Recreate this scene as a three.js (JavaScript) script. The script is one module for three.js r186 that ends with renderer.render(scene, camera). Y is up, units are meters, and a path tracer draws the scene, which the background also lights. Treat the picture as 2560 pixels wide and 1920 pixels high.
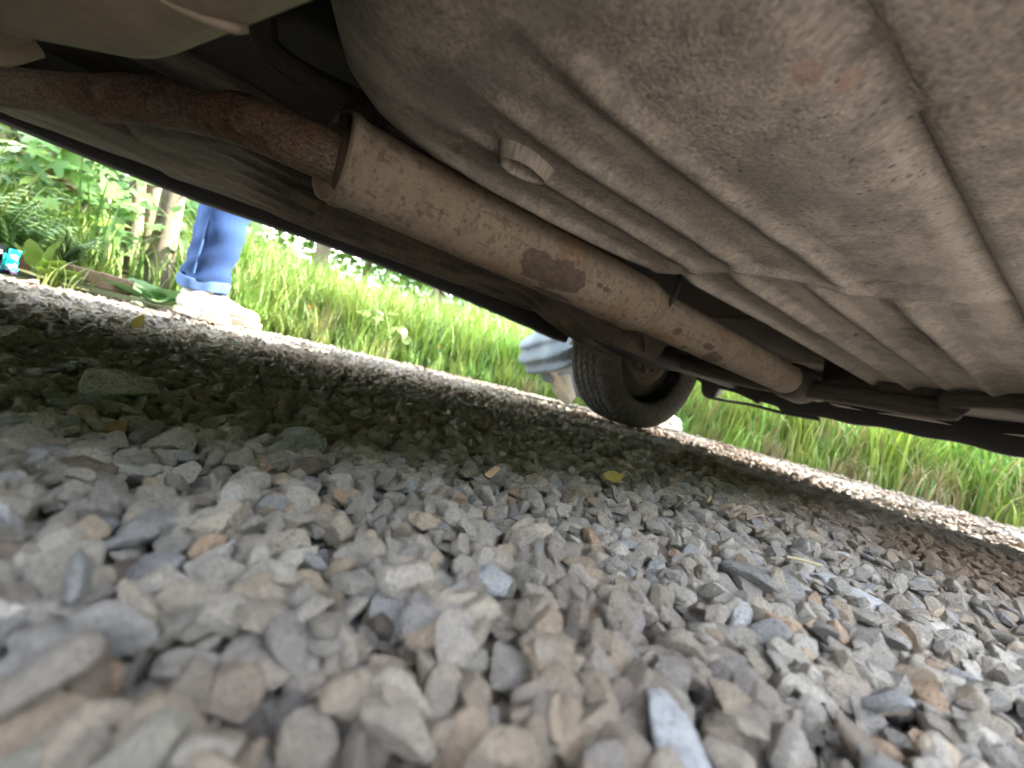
import * as THREE from 'three';
import { mergeGeometries, mergeVertices, toCreasedNormals } from 'three/addons/utils/BufferGeometryUtils.js';
import { MarchingCubes } from 'three/addons/objects/MarchingCubes.js';
import { RoundedBoxGeometry } from 'three/addons/geometries/RoundedBoxGeometry.js';

// ------------------------------------------------------------------ camera, sky, sun, exposure
// x runs along the car towards its tail, -z across to the far side, y up; the lens stands 9 cm over the gravel under the near side of the car
const W = 1024, HH = 768;
const V3 = (x, y, z) => new THREE.Vector3(x, y, z);
const rad = (d) => d * Math.PI / 180;
const scene = new THREE.Scene();
const CAM = V3(0, 0.09, 0), YAW = rad(59), PITCH = rad(-1.6), ROLL = rad(14.2);
const camera = new THREE.PerspectiveCamera(89.9, W / HH, 0.004, 600);
camera.position.copy(CAM);
camera.lookAt(CAM.clone().add(V3(Math.cos(PITCH) * Math.cos(YAW), Math.sin(PITCH), -Math.cos(PITCH) * Math.sin(YAW))));
camera.rotateZ(ROLL);
camera.focus = 0.37;
camera.userData.fStop = 5.2;
camera.updateMatrixWorld(true);

const renderer = new THREE.WebGLRenderer({ antialias: true });
renderer.setSize(W, HH);
renderer.toneMapping = THREE.LinearToneMapping;
renderer.toneMappingExposure = 18.0;
renderer.shadowMap.enabled = true;

const SUN = V3(1.3, 1, 0.28).normalize();
const sun = new THREE.DirectionalLight(new THREE.Color(1, 0.94, 0.84), 2.0);
sun.position.copy(SUN).multiplyScalar(12);
sun.castShadow = true;
sun.shadow.radius = 1;
sun.shadow.mapSize.set(4096, 4096);
Object.assign(sun.shadow.camera, { left: -6, right: 6, top: 6, bottom: -6, near: 0.5, far: 40 });
scene.add(sun, sun.target);

// ------------------------------------------------------------------ random numbers and noise
function rng(seed) {
  let s = seed >>> 0;
  return () => { s = (s + 0x6d2b79f5) | 0; let t = Math.imul(s ^ (s >>> 15), 1 | s); t = (t + Math.imul(t ^ (t >>> 7), 61 | t)) ^ t; return ((t ^ (t >>> 14)) >>> 0) / 4294967296; };
}
const hash = (x, y, z) => { let h = Math.imul(x, 374761393) ^ Math.imul(y, 668265263) ^ Math.imul(z, 1440662683); h = Math.imul(h ^ (h >>> 13), 1274126177); return ((h ^ (h >>> 16)) >>> 0) / 4294967296; };
const lerp = (a, b, t) => a + (b - a) * t;
const clamp = (v, a = 0, b = 1) => Math.min(b, Math.max(a, v));
const smooth = (a, b, v) => { const t = clamp((v - a) / (b - a)); return t * t * (3 - 2 * t); };
function noise(x, y, z = 0) {
  const xi = Math.floor(x), yi = Math.floor(y), zi = Math.floor(z);
  let a = x - xi, b = y - yi, c = z - zi; a = a * a * (3 - 2 * a); b = b * b * (3 - 2 * b); c = c * c * (3 - 2 * c);
  const p = (k) => lerp(lerp(hash(xi, yi, zi + k), hash(xi + 1, yi, zi + k), a), lerp(hash(xi, yi + 1, zi + k), hash(xi + 1, yi + 1, zi + k), a), b);
  return c ? lerp(p(0), p(1), c) : p(0);
}
const fbm = (x, y, z = 0, n = 4) => { let s = 0, a = 0.5, t = 0; for (let i = 0; i < n; i++) { s += a * noise(x, y, z); t += a; a *= 0.5; x = x * 2.03 + 17.1; y = y * 2.03 + 5.3; z = z * 2.03; } return s / t; };
function cells(x, y) {                                                // distance to the nearest feature point
  const xi = Math.floor(x), yi = Math.floor(y); let best = 9;
  for (let i = -1; i <= 1; i++) for (let j = -1; j <= 1; j++) { const dx = xi + i + hash(xi + i, yi + j, 7) - x, dy = yi + j + hash(xi + i, yi + j, 9) - y; best = Math.min(best, dx * dx + dy * dy); }
  return Math.sqrt(best);
}
const interp = (pts, x) => { if (x <= pts[0][0]) return pts[0][1]; for (let i = 1; i < pts.length; i++) if (x <= pts[i][0]) return lerp(pts[i - 1][1], pts[i][1], (x - pts[i - 1][0]) / (pts[i][0] - pts[i - 1][0])); return pts[pts.length - 1][1]; };
const gauss = (d, w) => Math.exp(-d * d / (w * w));

// ------------------------------------------------------------------ sky
{
  const w = 512, h = 256, data = new Float32Array(w * h * 4);
  for (let j = 0; j < h; j++) for (let i = 0; i < w; i++) {
    const el = (j + 0.5) / h * Math.PI - Math.PI / 2, az = (i + 0.5) / w * 2 * Math.PI, e = Math.max(0, Math.sin(el));
    const d = [Math.cos(el) * Math.cos(az), e, Math.cos(el) * Math.sin(az)];
    const cl = smooth(0.34, 0.6, fbm(d[0] * 2.2 / (e + 0.35) + 3, d[2] * 2.2 / (e + 0.35) + 8, 0, 5)) * smooth(0.02, 0.2, e) * 0.85;
    const t = Math.pow(1 - e, 3.2), k = (j * w + i) * 4, c = [lerp(0.46, 0.80, t), lerp(0.58, 0.83, t), lerp(0.84, 0.87, t)];
    for (let n = 0; n < 3; n++) data[k + n] = lerp(c[n], [1.05, 1.04, 1.02][n], cl) * 1.0;
    data[k + 3] = 1;
  }
  const t = new THREE.DataTexture(data, w, h, THREE.RGBAFormat, THREE.FloatType);
  t.mapping = THREE.EquirectangularReflectionMapping; t.magFilter = THREE.LinearFilter; t.minFilter = THREE.LinearFilter; t.needsUpdate = true;
  scene.background = t; scene.environment = t;
}

// ------------------------------------------------------------------ helpers: textures, materials, objects
function tex(w, h, fn, srgb = true, repeat = true) {                  // fn(u, v) -> [r, g, b] linear for colours, or a number
  const data = new Uint8Array(w * h * 4), enc = (v) => 255 * clamp(srgb ? (v <= 0.0031308 ? 12.92 * v : 1.055 * Math.pow(v, 1 / 2.4) - 0.055) : v);
  for (let j = 0; j < h; j++) for (let i = 0; i < w; i++) {
    const c = fn((i + 0.5) / w, (j + 0.5) / h), k = (j * w + i) * 4;
    if (typeof c === 'number') data[k] = data[k + 1] = data[k + 2] = enc(c); else { data[k] = enc(c[0]); data[k + 1] = enc(c[1]); data[k + 2] = enc(c[2]); }
    data[k + 3] = 255;
  }
  const t = new THREE.DataTexture(data, w, h); t.magFilter = THREE.LinearFilter; t.minFilter = THREE.LinearMipmapLinearFilter; t.generateMipmaps = true;
  if (repeat) t.wrapS = t.wrapT = THREE.RepeatWrapping;
  if (srgb) t.colorSpace = THREE.SRGBColorSpace;
  t.needsUpdate = true; return t;
}
const rgb = (r, g, b) => new THREE.Color().setRGB(r, g, b);
const std = (o) => new THREE.MeshStandardMaterial({ roughness: 0.9, metalness: 0, ...o });
const mixc = (a, b, t) => [lerp(a[0], b[0], t), lerp(a[1], b[1], t), lerp(a[2], b[2], t)];
const used = new Map();
const numbered = (n) => { const k = used.get(n) || 0; used.set(n, k + 1); return k ? `${n}_${String(k).padStart(3, '0')}` : n; };
const base = new Map();                                               // world place of every group and mesh that can be a parent
const at0 = V3(0, 0, 0);
function tag(o, label, category, group) { o.userData.label = label; if (category) o.userData.category = category; if (group) o.userData.group = group; return o; }
function thing(name, label, category, pos = [0, 0, 0], group) {
  const o = new THREE.Group(); o.name = numbered(name); o.position.set(...pos); scene.add(o); base.set(o, V3(...pos)); return tag(o, label, category, group);
}
function part(name, geo, mat, parent, local = false) {                // geometry in world metres unless local
  const b = base.get(parent) || at0;
  if (!local && (b.x || b.y || b.z)) geo.translate(-b.x, -b.y, -b.z);
  const m = new THREE.Mesh(geo, mat); m.name = parent ? name : numbered(name); m.castShadow = m.receiveShadow = true; (parent || scene).add(m); base.set(m, b); return m;
}
const merge = (list) => mergeGeometries(list.map((g) => { let q = g.index ? g.toNonIndexed() : g.clone(); for (const k of Object.keys(q.attributes)) if (!['position', 'normal', 'uv'].includes(k)) q.deleteAttribute(k); if (!q.attributes.uv) q.setAttribute('uv', new THREE.BufferAttribute(new Float32Array(q.attributes.position.count * 2), 2)); return q; }));
const box = (x0, x1, y0, y1, z0, z1, r = 0.004) => { const g = new RoundedBoxGeometry(x1 - x0, y1 - y0, z1 - z0, 2, Math.min(r, (x1 - x0) / 2.1, (y1 - y0) / 2.1, (z1 - z0) / 2.1)); g.translate((x0 + x1) / 2, (y0 + y1) / 2, (z0 + z1) / 2); return g; };
const tube = (pts, r, seg = 60, rs = 14, closed = false) => new THREE.TubeGeometry(new THREE.CatmullRomCurve3(pts.map((p) => V3(...p)), closed, 'centripetal'), seg, r, rs, closed);
function grid(nu, nv, fn) {                                           // fn(u, v) -> [x, y, z, s, t]
  const p = [], uv = [], ix = [];
  for (let j = 0; j <= nv; j++) for (let i = 0; i <= nu; i++) { const q = fn(i / nu, j / nv); p.push(q[0], q[1], q[2]); uv.push(q.length > 3 ? q[3] : i / nu, q.length > 3 ? q[4] : j / nv); }
  for (let j = 0; j < nv; j++) for (let i = 0; i < nu; i++) { const a = j * (nu + 1) + i, b = a + 1, c = a + nu + 1, d = c + 1; ix.push(a, b, d, a, d, c); }
  const g = new THREE.BufferGeometry(); g.setAttribute('position', new THREE.Float32BufferAttribute(p, 3)); g.setAttribute('uv', new THREE.Float32BufferAttribute(uv, 2)); g.setIndex(ix); g.computeVertexNormals(); return g;
}
function sweep(path, prof, ns, np, uvScale = 1) {                     // path(t) -> [point, radius]; cross-section prof(a) multiplies the radius
  const P = [], N = ns;
  for (let i = 0; i <= N; i++) P.push(path(i / N));
  return grid(np, N, (u, v) => {
    const i = Math.round(v * N), [c, r] = P[i], nx = P[Math.min(N, i + 1)][0].clone().sub(P[Math.max(0, i - 1)][0]).normalize();
    const side = V3(0, 1, 0).cross(nx).normalize(), up = nx.clone().cross(side), a = u * 2 * Math.PI, k = r * prof(a, v);
    const q = c.clone().addScaledVector(side, Math.cos(a) * k).addScaledVector(up, Math.sin(a) * k);
    return [q.x, q.y, q.z, u, v * uvScale];
  });
}
function march(sdf, lo, hi, cell) {
  const c = lo.clone().add(hi).multiplyScalar(0.5), ext = Math.max(hi.x - lo.x, hi.y - lo.y, hi.z - lo.z), n = Math.ceil(ext / cell) + 6, half = n * cell / 2;
  const mc = new MarchingCubes(n, new THREE.MeshStandardMaterial(), false, false, 400000); mc.isolation = 0;
  const p = V3(0, 0, 0);
  for (let k = 0; k < n; k++) for (let j = 0; j < n; j++) for (let i = 0; i < n; i++) {
    p.set(c.x + (i - n / 2) * cell, c.y + (j - n / 2) * cell, c.z + (k - n / 2) * cell);
    mc.field[i + j * n + k * n * n] = (p.x < lo.x - 2 * cell || p.x > hi.x + 2 * cell || p.y < lo.y - 2 * cell || p.y > hi.y + 2 * cell || p.z < lo.z - 2 * cell || p.z > hi.z + 2 * cell) ? -1 : -sdf(p);
  }
  mc.update();
  let g = new THREE.BufferGeometry(); const cnt = mc.count;
  g.setAttribute('position', new THREE.BufferAttribute(mc.positionArray.slice(0, cnt * 3), 3));
  g.scale(half, half, half); g.translate(c.x, c.y, c.z);
  g = mergeVertices(g, 1e-5); g.computeVertexNormals();
  const q = g.attributes.position, uv = new Float32Array(q.count * 2);
  for (let i = 0; i < q.count; i++) { uv[2 * i] = q.getX(i) + 0.7 * q.getZ(i); uv[2 * i + 1] = q.getY(i); }
  g.setAttribute('uv', new THREE.BufferAttribute(uv, 2)); return g;
}
const capsule = (p, a, b, ra, rb) => { const bx = b.x - a.x, by = b.y - a.y, bz = b.z - a.z, px = p.x - a.x, py = p.y - a.y, pz = p.z - a.z, t = clamp((px * bx + py * by + pz * bz) / (bx * bx + by * by + bz * bz + 1e-9)); return Math.hypot(px - bx * t, py - by * t, pz - bz * t) - lerp(ra, rb, t); };
const smin = (a, b, k) => { const h = Math.max(k - Math.abs(a - b), 0) / k; return Math.min(a, b) - h * h * k / 4; };
function project(x, y, z) { const v = V3(x, y, z).applyMatrix4(camera.matrixWorldInverse); const front = v.z < -0.002; v.applyMatrix4(camera.projectionMatrix); return [v.x, v.y, front]; }

// ------------------------------------------------------------------ the ground
const EDGE = [[-6, -1.3], [-1.6, -1.72], [-1, -1.86], [-0.4, -2.06], [0, -2.26], [0.6, -2.25], [1.3, -2.12], [1.8, -1.86], [2.12, -1.45], [2.36, -1.05], [2.5, -0.6], [2.5, 0], [2.46, 1.2]];
function gravelDepth(x, z) {                                          // > 0 on the gravel, in metres to the grass edge (roughly)
  const wob = (fbm(x * 2.3 + 9, z * 2.3, 0, 3) - 0.5) * 0.22;
  const zb = interp(EDGE.slice(0, 9).map((e) => e), Math.min(x, 2.2)), xb = interp([[-1.86, 1.8], [-1.45, 2.12], [-1.05, 2.36], [-0.6, 2.46], [0, 2.46], [1.2, 2.46], [6, 2.6]], z);
  return Math.min(z - zb, xb - x) + wob;
}
const bank = (x, z) => { const d = Math.max(0, -gravelDepth(x, z)); return smooth(0.02, 1.3, d) * (0.10 + 0.06 * (1 - smooth(-0.8, 1.2, x))) * (1 - smooth(2.0, 4.0, x)) + (fbm(x * 1.7, z * 1.7, 0, 3) - 0.5) * 0.05 * smooth(0.1, 0.6, d) + smooth(3, 40, d) * 0.4; };
const soilMap = tex(1024, 1024, (u, v) => { const a = fbm(u * 24, v * 24, 0, 5), b = fbm(u * 160, v * 160, 3, 2); return mixc([0.055, 0.05, 0.03], [0.12, 0.125, 0.05], a * 0.6 + b * 0.4); });
soilMap.repeat.set(0.5, 0.5);
{
  const g = grid(160, 160, (u, v) => { const f = (t) => { const s = t * 2 - 1; return Math.sign(s) * (Math.abs(s) * 6 + Math.pow(Math.abs(s), 7) * 240); }; const x = f(u), z = f(v) - 1; return [x, gravelDepth(x, z) > 0.06 ? -0.035 : bank(x, z) - 0.012, z, x, z]; });
  const m = part('grassy_ground', g, std({ map: soilMap, roughness: 1 })); m.userData.kind = 'structure'; m.userData.label = 'grassy soil around the gravel yard';
}
const gritMap = tex(1024, 1024, (u, v) => { const c = cells(u * 70, v * 70), a = fbm(u * 40, v * 40, 0, 4), b = hash(Math.floor(u * 700), Math.floor(v * 700), 3); return mixc(mixc([0.22, 0.195, 0.165], [0.42, 0.38, 0.32], a), [0.5, 0.46, 0.4], (1 - smooth(0.1, 0.5, c)) * 0.5 * b); });
const gritBump = tex(1024, 1024, (u, v) => clamp(1 - cells(u * 70, v * 70) * 1.1) * 0.8 + 0.2 * noise(u * 300, v * 300), false);
let gravelGround;
{
  const pts = []; for (let x = -6; x < 2.15; x += 0.05) pts.push([x, interp(EDGE, x)]);
  for (let z = -1.45; z < 6; z += 0.05) pts.push([interp([[-1.45, 2.12], [-1.05, 2.36], [-0.6, 2.46], [0, 2.46], [1.2, 2.46], [6, 2.6]], z), z]);
  const s = new THREE.Shape(); pts.forEach(([x, z], i) => { const w = (fbm(x * 5, z * 5, 2, 3) - 0.5) * 0.16; i ? s.lineTo(x + w, z + w) : s.moveTo(x + w, z + w); }); s.lineTo(-6, 6); s.closePath();
  const g = new THREE.ShapeGeometry(s); const p = g.attributes.position, uv = g.attributes.uv;
  for (let i = 0; i < p.count; i++) { const x = p.getX(i), z = p.getY(i); p.setXYZ(i, x, -0.0185, z); uv.setXY(i, x * 1.4, z * 1.4); }
  g.computeVertexNormals();
  const ix = g.index; for (let i = 0; i < ix.count; i += 3) { const t = ix.getX(i); ix.setX(i, ix.getX(i + 1)); ix.setX(i + 1, t); } g.computeVertexNormals();
  gravelGround = part('gravel_ground', g, std({ map: gritMap, bumpMap: gritBump, bumpScale: 0.006, roughness: 1 }));
  gravelGround.userData.kind = 'structure'; gravelGround.userData.label = 'yard of loose grey and tan crushed stone under the car';
}

// ------------------------------------------------------------------ crushed stone
const stoneMap = tex(512, 512, (u, v) => {
  const a = fbm(u * 8, v * 8, 1, 5), b = noise(u * 90, v * 90, 4), vein = 1 - Math.abs(fbm(u * 5 + 3, v * 5, 6, 4) - 0.5) * 14, dust = smooth(0.5, 0.75, fbm(u * 14, v * 14, 9, 4));
  const sp = hash(Math.floor(u * 512), Math.floor(v * 512), 9), ds = smooth(0.68, 0.74, noise(u * 60, v * 60, 12)); let c = mixc([0.58, 0.56, 0.53], [1, 0.99, 0.97], a * 0.8 + b * 0.3); c = c.map((q) => q * (0.84 + 0.3 * sp) * (1 - 0.4 * ds)); c = mixc(c, [1, 0.95, 0.86], dust * 0.5); return mixc(c, [1, 1, 1], clamp(vein) * 0.35);
});
const stoneBump = tex(512, 512, (u, v) => 0.6 * fbm(u * 46, v * 46, 2, 4) + 0.25 * fbm(u * 13, v * 13, 8, 3) + 0.15 * hash(Math.floor(u * 512), Math.floor(v * 512), 5), false);
const stoneMat = std({ map: stoneMap, bumpMap: stoneBump, bumpScale: 0.003, roughness: 0.92 });
function stoneGeo(seed, detail, round) {
  const r = rng(seed), planes = [];
  for (let i = 0; i < 10; i++) { const z = r() * 2 - 1, a = r() * 6.283, q = Math.sqrt(1 - z * z); planes.push([q * Math.cos(a), z, q * Math.sin(a), 0.46 + 0.36 * r()]); }
  let g = new THREE.IcosahedronGeometry(1, detail); g.deleteAttribute('normal'); g.deleteAttribute('uv'); g = mergeVertices(g, 1e-5);
  const p = g.attributes.position, uv = new Float32Array(p.count * 2), sx = 0.95 + 0.4 * r(), sy = 0.55 + 0.3 * r(), sz = 0.75 + 0.3 * r();
  for (let i = 0; i < p.count; i++) {
    const x = p.getX(i), y = p.getY(i), z = p.getZ(i); let m = 1.18;
    for (const q of planes) { const d = q[0] * x + q[1] * y + q[2] * z; if (d > 0.05) m = smin(m, q[3] / d, round); }
    m *= 1 + (fbm(x * 2.1 + seed, y * 2.1, z * 2.1 + 40, 3) - 0.5) * 0.11;
    p.setXYZ(i, x * m * sx, y * m * sy, z * m * sz);
    uv[2 * i] = (x * sx + 0.37 * y) * 0.36 + seed * 0.13; uv[2 * i + 1] = (z * sz + 0.61 * y) * 0.36 + seed * 0.29;
  }
  g.setAttribute('uv', new THREE.BufferAttribute(uv, 2)); const c = toCreasedNormals(g, 0.30), q = c.attributes.position, w = c.attributes.uv;
  for (let i = 0; i < q.count; i += 3) {
    const P = [0, 1, 2].map((k) => V3(q.getX(i + k), q.getY(i + k), q.getZ(i + k))), n = P[1].clone().sub(P[0]).cross(P[2].clone().sub(P[0])), ax = Math.abs(n.x), ay = Math.abs(n.y), az = Math.abs(n.z);
    P.forEach((p, k) => { const [a, b] = ax > ay && ax > az ? [p.y, p.z] : ay > az ? [p.x, p.z] : [p.x, p.y]; w.setXY(i + k, a * 0.36 + seed * 0.13, b * 0.36 + seed * 0.29); });
  }
  return c;
}
const NV = 12, fineStones = [], coarseStones = [];
for (let i = 0; i < NV; i++) { fineStones.push(stoneGeo(11 + i * 7, 6, i % 6 === 5 ? 0.05 : 0.002)); coarseStones.push(stoneGeo(11 + i * 7, 3, i % 6 === 5 ? 0.05 : 0.002)); }
const STONE_TONES = [[0.44, 0.405, 0.355], [0.50, 0.46, 0.40], [0.38, 0.36, 0.33], [0.48, 0.42, 0.34], [0.385, 0.39, 0.395], [0.52, 0.42, 0.31], [0.52, 0.36, 0.24], [0.56, 0.53, 0.48], [0.26, 0.21, 0.165], [0.43, 0.43, 0.44]];
const TONE_ODDS = [0.25, 0.21, 0.14, 0.16, 0.055, 0.06, 0.02, 0.05, 0.02, 0.035];
{
  const r = rng(2024), cell = 0.004, x0 = -2.3, x1 = 2.7, z0 = -2.3, z1 = 1.5, nx = Math.ceil((x1 - x0) / cell), nz = Math.ceil((z1 - z0) / cell), Hm = new Float32Array(nx * nz).fill(-0.012);
  const todo = [];
  const special = [                                                   // stones one can find in the photograph: x, z, half length, flatness, turn, tone
    [-0.097, -0.377, 0.026, 1.0, 0.4, [0.42, 0.41, 0.38]], [-0.215, -0.543, 0.027, 1.05, 1.0, [0.27, 0.245, 0.20]], [-0.10, -0.335, 0.021, 0.75, 1.4, [0.36, 0.375, 0.39]],
    [0.02, -0.305, 0.021, 0.9, 0.2, [0.34, 0.35, 0.365]], [-0.075, -0.30, 0.010, 1, 0, [0.42, 0.27, 0.12]], [0.03, -0.255, 0.014, 0.9, 0.5, [0.17, 0.13, 0.105]], [0.09, -0.13, 0.012, 1, 0.3, [0.40, 0.41, 0.43]],
    [0.285, -0.105, 0.03, 0.42, -0.1, [0.235, 0.23, 0.22]], [0.36, -0.095, 0.026, 0.35, 0.5, [0.40, 0.41, 0.43]], [0.085, -0.265, 0.016, 0.95, 2.0, [0.31, 0.29, 0.24]], [0.11, -0.052, 0.016, 1, 1.0, [0.42, 0.44, 0.47]],
  ];
  const count = 290000;
  for (let i = 0; i < count; i++) {
    const near = r() < 0.14;
    const x = near ? lerp(-0.45, 0.75, r()) : lerp(x0 + 0.05, x1 - 0.05, r()), z = near ? lerp(-0.75, 0.2, r()) : lerp(z0 + 0.05, z1 - 0.05, r());
    const gd = gravelDepth(x, z); if (gd < -0.02) continue;
    const [px, py, ok] = project(x, 0, z), d = Math.hypot(x, z), seen = ok && Math.abs(px) < 1.25 && Math.abs(py) < 1.35 || d < 0.35;
    if (!seen && r() < 0.8) continue;
    const s = (0.0028 + 0.0058 * Math.pow(r(), 1.6)) * (near ? 1 : 1.1) * (r() < 0.05 ? 1.45 : 1);
    todo.push({ x, z, s, d, seen, fl: 1 });
  }
  todo.sort((a, b) => (b.s + 0.004 * hash(b.x * 1e5 | 0, b.z * 1e5 | 0, 1)) - (a.s + 0.004 * hash(a.x * 1e5 | 0, a.z * 1e5 | 0, 1)));
  const order = []; { const n = todo.length, k = Math.floor(n * 0.35); for (let i = k; i < n; i++) order.push(todo[i]); for (let i = 0; i < k; i++) order.push(todo[i]); }   // fines first, then the large stones on top
  for (const q of special) order.push({ x: q[0], z: q[1], s: q[2] * 0.82, d: Math.hypot(q[0], q[1]), seen: true, fl: q[3], turn: q[4], tone: q[5], special: true });
  const M = new THREE.Matrix4(), Q = new THREE.Quaternion(), E = new THREE.Euler();
  for (const o of order) {
    const R = Math.max(1, Math.round(o.s * 0.8 / cell)), ci = Math.floor((o.x - x0) / cell), cj = Math.floor((o.z - z0) / cell); let sum = 0, n = 0, hi = -1;
    for (let i = -R; i <= R; i++) for (let j = -R; j <= R; j++) if (i * i + j * j <= R * R + 1) { const a = ci + i, b = cj + j; if (a < 0 || b < 0 || a >= nx || b >= nz) continue; const h = Hm[b * nx + a]; sum += h; n++; if (h > hi) hi = h; }
    const hgt = o.s * 0.66 * o.fl; o.y = Math.min(sum / n, 0.010) + hgt * (o.special ? 0.6 : 0.66); 
    for (let i = -R; i <= R; i++) for (let j = -R; j <= R; j++) { const e = (i * i + j * j) / (R * R + 0.5); if (e > 1) continue; const a = ci + i, b = cj + j; if (a < 0 || b < 0 || a >= nx || b >= nz) continue; const k = b * nx + a; Hm[k] = Math.max(Hm[k], o.y + hgt * 0.85 * Math.sqrt(1 - e)); }
    o.v = Math.floor(r() * NV);
    if (o.special) { E.set(0, o.turn, 0); Q.setFromEuler(E); o.v = [0, 4, 8, 1, 3, 7, 11, 2, 6, 5, 3][special.findIndex((q) => q[0] === o.x)]; }
    else { E.set((r() - 0.5) * 1.5, r() * 6.283, (r() - 0.5) * 1.5); Q.setFromEuler(E); if (r() < 0.25) Q.multiply(new THREE.Quaternion().setFromAxisAngle(V3(1, 0, 0), 1.57)); }
    M.compose(V3(o.x, o.y - 0.011, o.z), Q, V3(o.s, o.s * o.fl, o.s)); o.m = M.clone();
    let t = r(), k = 0; while (k < 9 && t > TONE_ODDS[k]) t -= TONE_ODDS[k++];
    const c = o.tone || STONE_TONES[k], b = 0.8 + 0.4 * r(), dirt = clamp(smooth(0.5, 0.68, fbm(o.x * 2.6 + 4, o.z * 2.6 + 1, 0, 3)) * 0.5 + smooth(0.42, 0.6, fbm(o.x * 7 + 4, o.z * 7 + 1, 3, 3)) * smooth(0.35, 0.7, o.x) * 0.55);
    const grey = (c[0] + c[1] + c[2]) / 3; o.c = mixc(mixc(c, [grey * 1.02, grey, grey * 0.97], 0.12).map((x) => x * b * 1.02), [0.22, 0.155, 0.105], o.special ? 0 : dirt);
  }
  const inView = (o) => { const [px, py, ok] = project(o.x, o.y, o.z); return ok && Math.abs(px) < 1.03 && Math.abs(py) < 1.03; };
  for (const o of order) { const dist = Math.hypot(o.x, o.z, 0.085); o.rank = (inView(o) ? 1 : 0.001) * o.s / dist * (o.y + o.s * 0.4 > 0.004 ? 1 : 0.3); if (o.special) o.rank = 9; }
  order.sort((a, b) => b.rank - a.rank);
  const toneMats = new Map();
  order.slice(0, 300).forEach((o, i) => {
    const key = o.c.map((v) => Math.round(v * 40)).join(); if (!toneMats.has(key)) { const m = stoneMat.clone(); m.color = rgb(...o.c); toneMats.set(key, m); }
    const m = part('stone', fineStones[o.v], toneMats.get(key), gravelGround, true); m.matrix.copy(o.m); m.matrix.decompose(m.position, m.quaternion, m.scale);
  });
  const rest = order.slice(300);
  for (let v = 0; v < NV; v++) {
    const list = rest.filter((o) => o.v === v), near = list.filter((o) => o.d < 0.8), far = list.filter((o) => o.d >= 0.8);
    for (const [l, g] of [[near, fineStones[v]], [far, coarseStones[v]]]) {
      const im = new THREE.InstancedMesh(g, stoneMat, l.length); im.name = 'gravel'; im.userData.kind = 'stuff'; im.castShadow = im.receiveShadow = true;
      l.forEach((o, i) => { im.setMatrixAt(i, o.m); im.setColorAt(i, rgb(...o.c)); }); gravelGround.add(im);
    }
  }
}

// ------------------------------------------------------------------ the car: materials
// floor pan: undercoat texture; u runs along x from -0.12 over 1.8 m, v along z from -0.52 over 0.95 m
const PX0 = -0.12, PXL = 1.8, PZ0 = -0.52, PZL = 0.95;
const spots = []; { const r = rng(77); for (let i = 0; i < 130; i++) spots.push([0.22 + 0.2 * r(), -0.20 + 0.12 * r(), 0.0007 + 0.0016 * r() * r()]); for (let i = 0; i < 160; i++) spots.push([0.05 + 1.0 * r(), -0.42 + 0.5 * r(), 0.0006 + 0.0014 * r() * r()]); }
const spotGrid = new Map(); for (const s of spots) { const k = `${Math.floor(s[0] / 0.02)},${Math.floor(s[1] / 0.02)}`; if (!spotGrid.has(k)) spotGrid.set(k, []); spotGrid.get(k).push(s); }
const panMap = tex(2048, 1024, (u, v) => {
  const x = PX0 + u * PXL, z = PZ0 + v * PZL, a = fbm(x * 9, z * 22, 0, 5), b = fbm(x * 60, z * 60, 3, 3), f = noise(x * 420, z * 420, 5);
  let c = mixc([0.25, 0.215, 0.185], [0.37, 0.325, 0.28], clamp(a * 1.35 - 0.2)); c = mixc(c, [0.46, 0.395, 0.325], clamp((b - 0.45) * 1.6)); c = mixc(c, [0.08, 0.066, 0.056], clamp((0.40 - b) * 2.2) * 0.7); c = c.map((q) => q * (0.56 + 0.5 * f + 0.38 * noise(x * 760, z * 760, 8)));
  const streak = smooth(0.54, 0.7, fbm(x * 5 + 2, z * 34, 7, 4)); c = mixc(c, [0.47, 0.42, 0.355], streak * 0.55 * (0.6 + 0.8 * f));       // settled road dust, in streaks along the car
  const worn = smooth(0.56, 0.66, fbm(x * 13 + 31, z * 13 + 4, 2, 5)); c = mixc(c, [0.17, 0.16, 0.152], worn * 0.4);                      // dust rubbed off, dark undercoat showing
  const red = Math.max(gauss(Math.hypot((x - 0.195) / 1.5, z + 0.117), 0.007), gauss(Math.hypot((x - 0.214) / 1.4, z + 0.107), 0.006), gauss(Math.hypot(x - 0.42, z + 0.118), 0.006)); c = mixc(c, [0.33, 0.20, 0.155], smooth(0.35, 0.7, red * (0.45 + 1.0 * b)) * 0.6);
  const ki = Math.floor(x / 0.02), kj = Math.floor(z / 0.02);
  for (let i = -1; i <= 1; i++) for (let j = -1; j <= 1; j++) for (const s of spotGrid.get(`${ki + i},${kj + j}`) || []) { const d = Math.hypot(x - s[0], z - s[1]); if (d < s[2]) c = mixc(c, [0.06, 0.055, 0.06], 0.75 * smooth(s[2], s[2] * 0.6, d)); }
  return c;
});
const panBump = tex(2048, 1024, (u, v) => { const x = PX0 + u * PXL, z = PZ0 + v * PZL; return 0.5 * (1 - clamp(cells(x * 380, z * 420) * 1.15)) * smooth(0.3, 0.6, fbm(x * 14, z * 14, 4, 3)) + 0.42 * fbm(x * 380, z * 380, 1, 2) + 0.12 * fbm(x * 45, z * 45, 1, 3); }, false);
const panMat = std({ map: panMap, color: rgb(0.60, 0.60, 0.61), bumpMap: panBump, bumpScale: 0.0010, roughness: 0.8 });
const dirtMap = tex(512, 512, (u, v) => { const a = fbm(u * 10, v * 24, 0, 5), f = noise(u * 200, v * 200, 3); return mixc([0.075, 0.062, 0.048], [0.24, 0.20, 0.155], clamp(a * 1.5 - 0.3)).map((q) => q * (0.75 + 0.5 * f)); });
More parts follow.
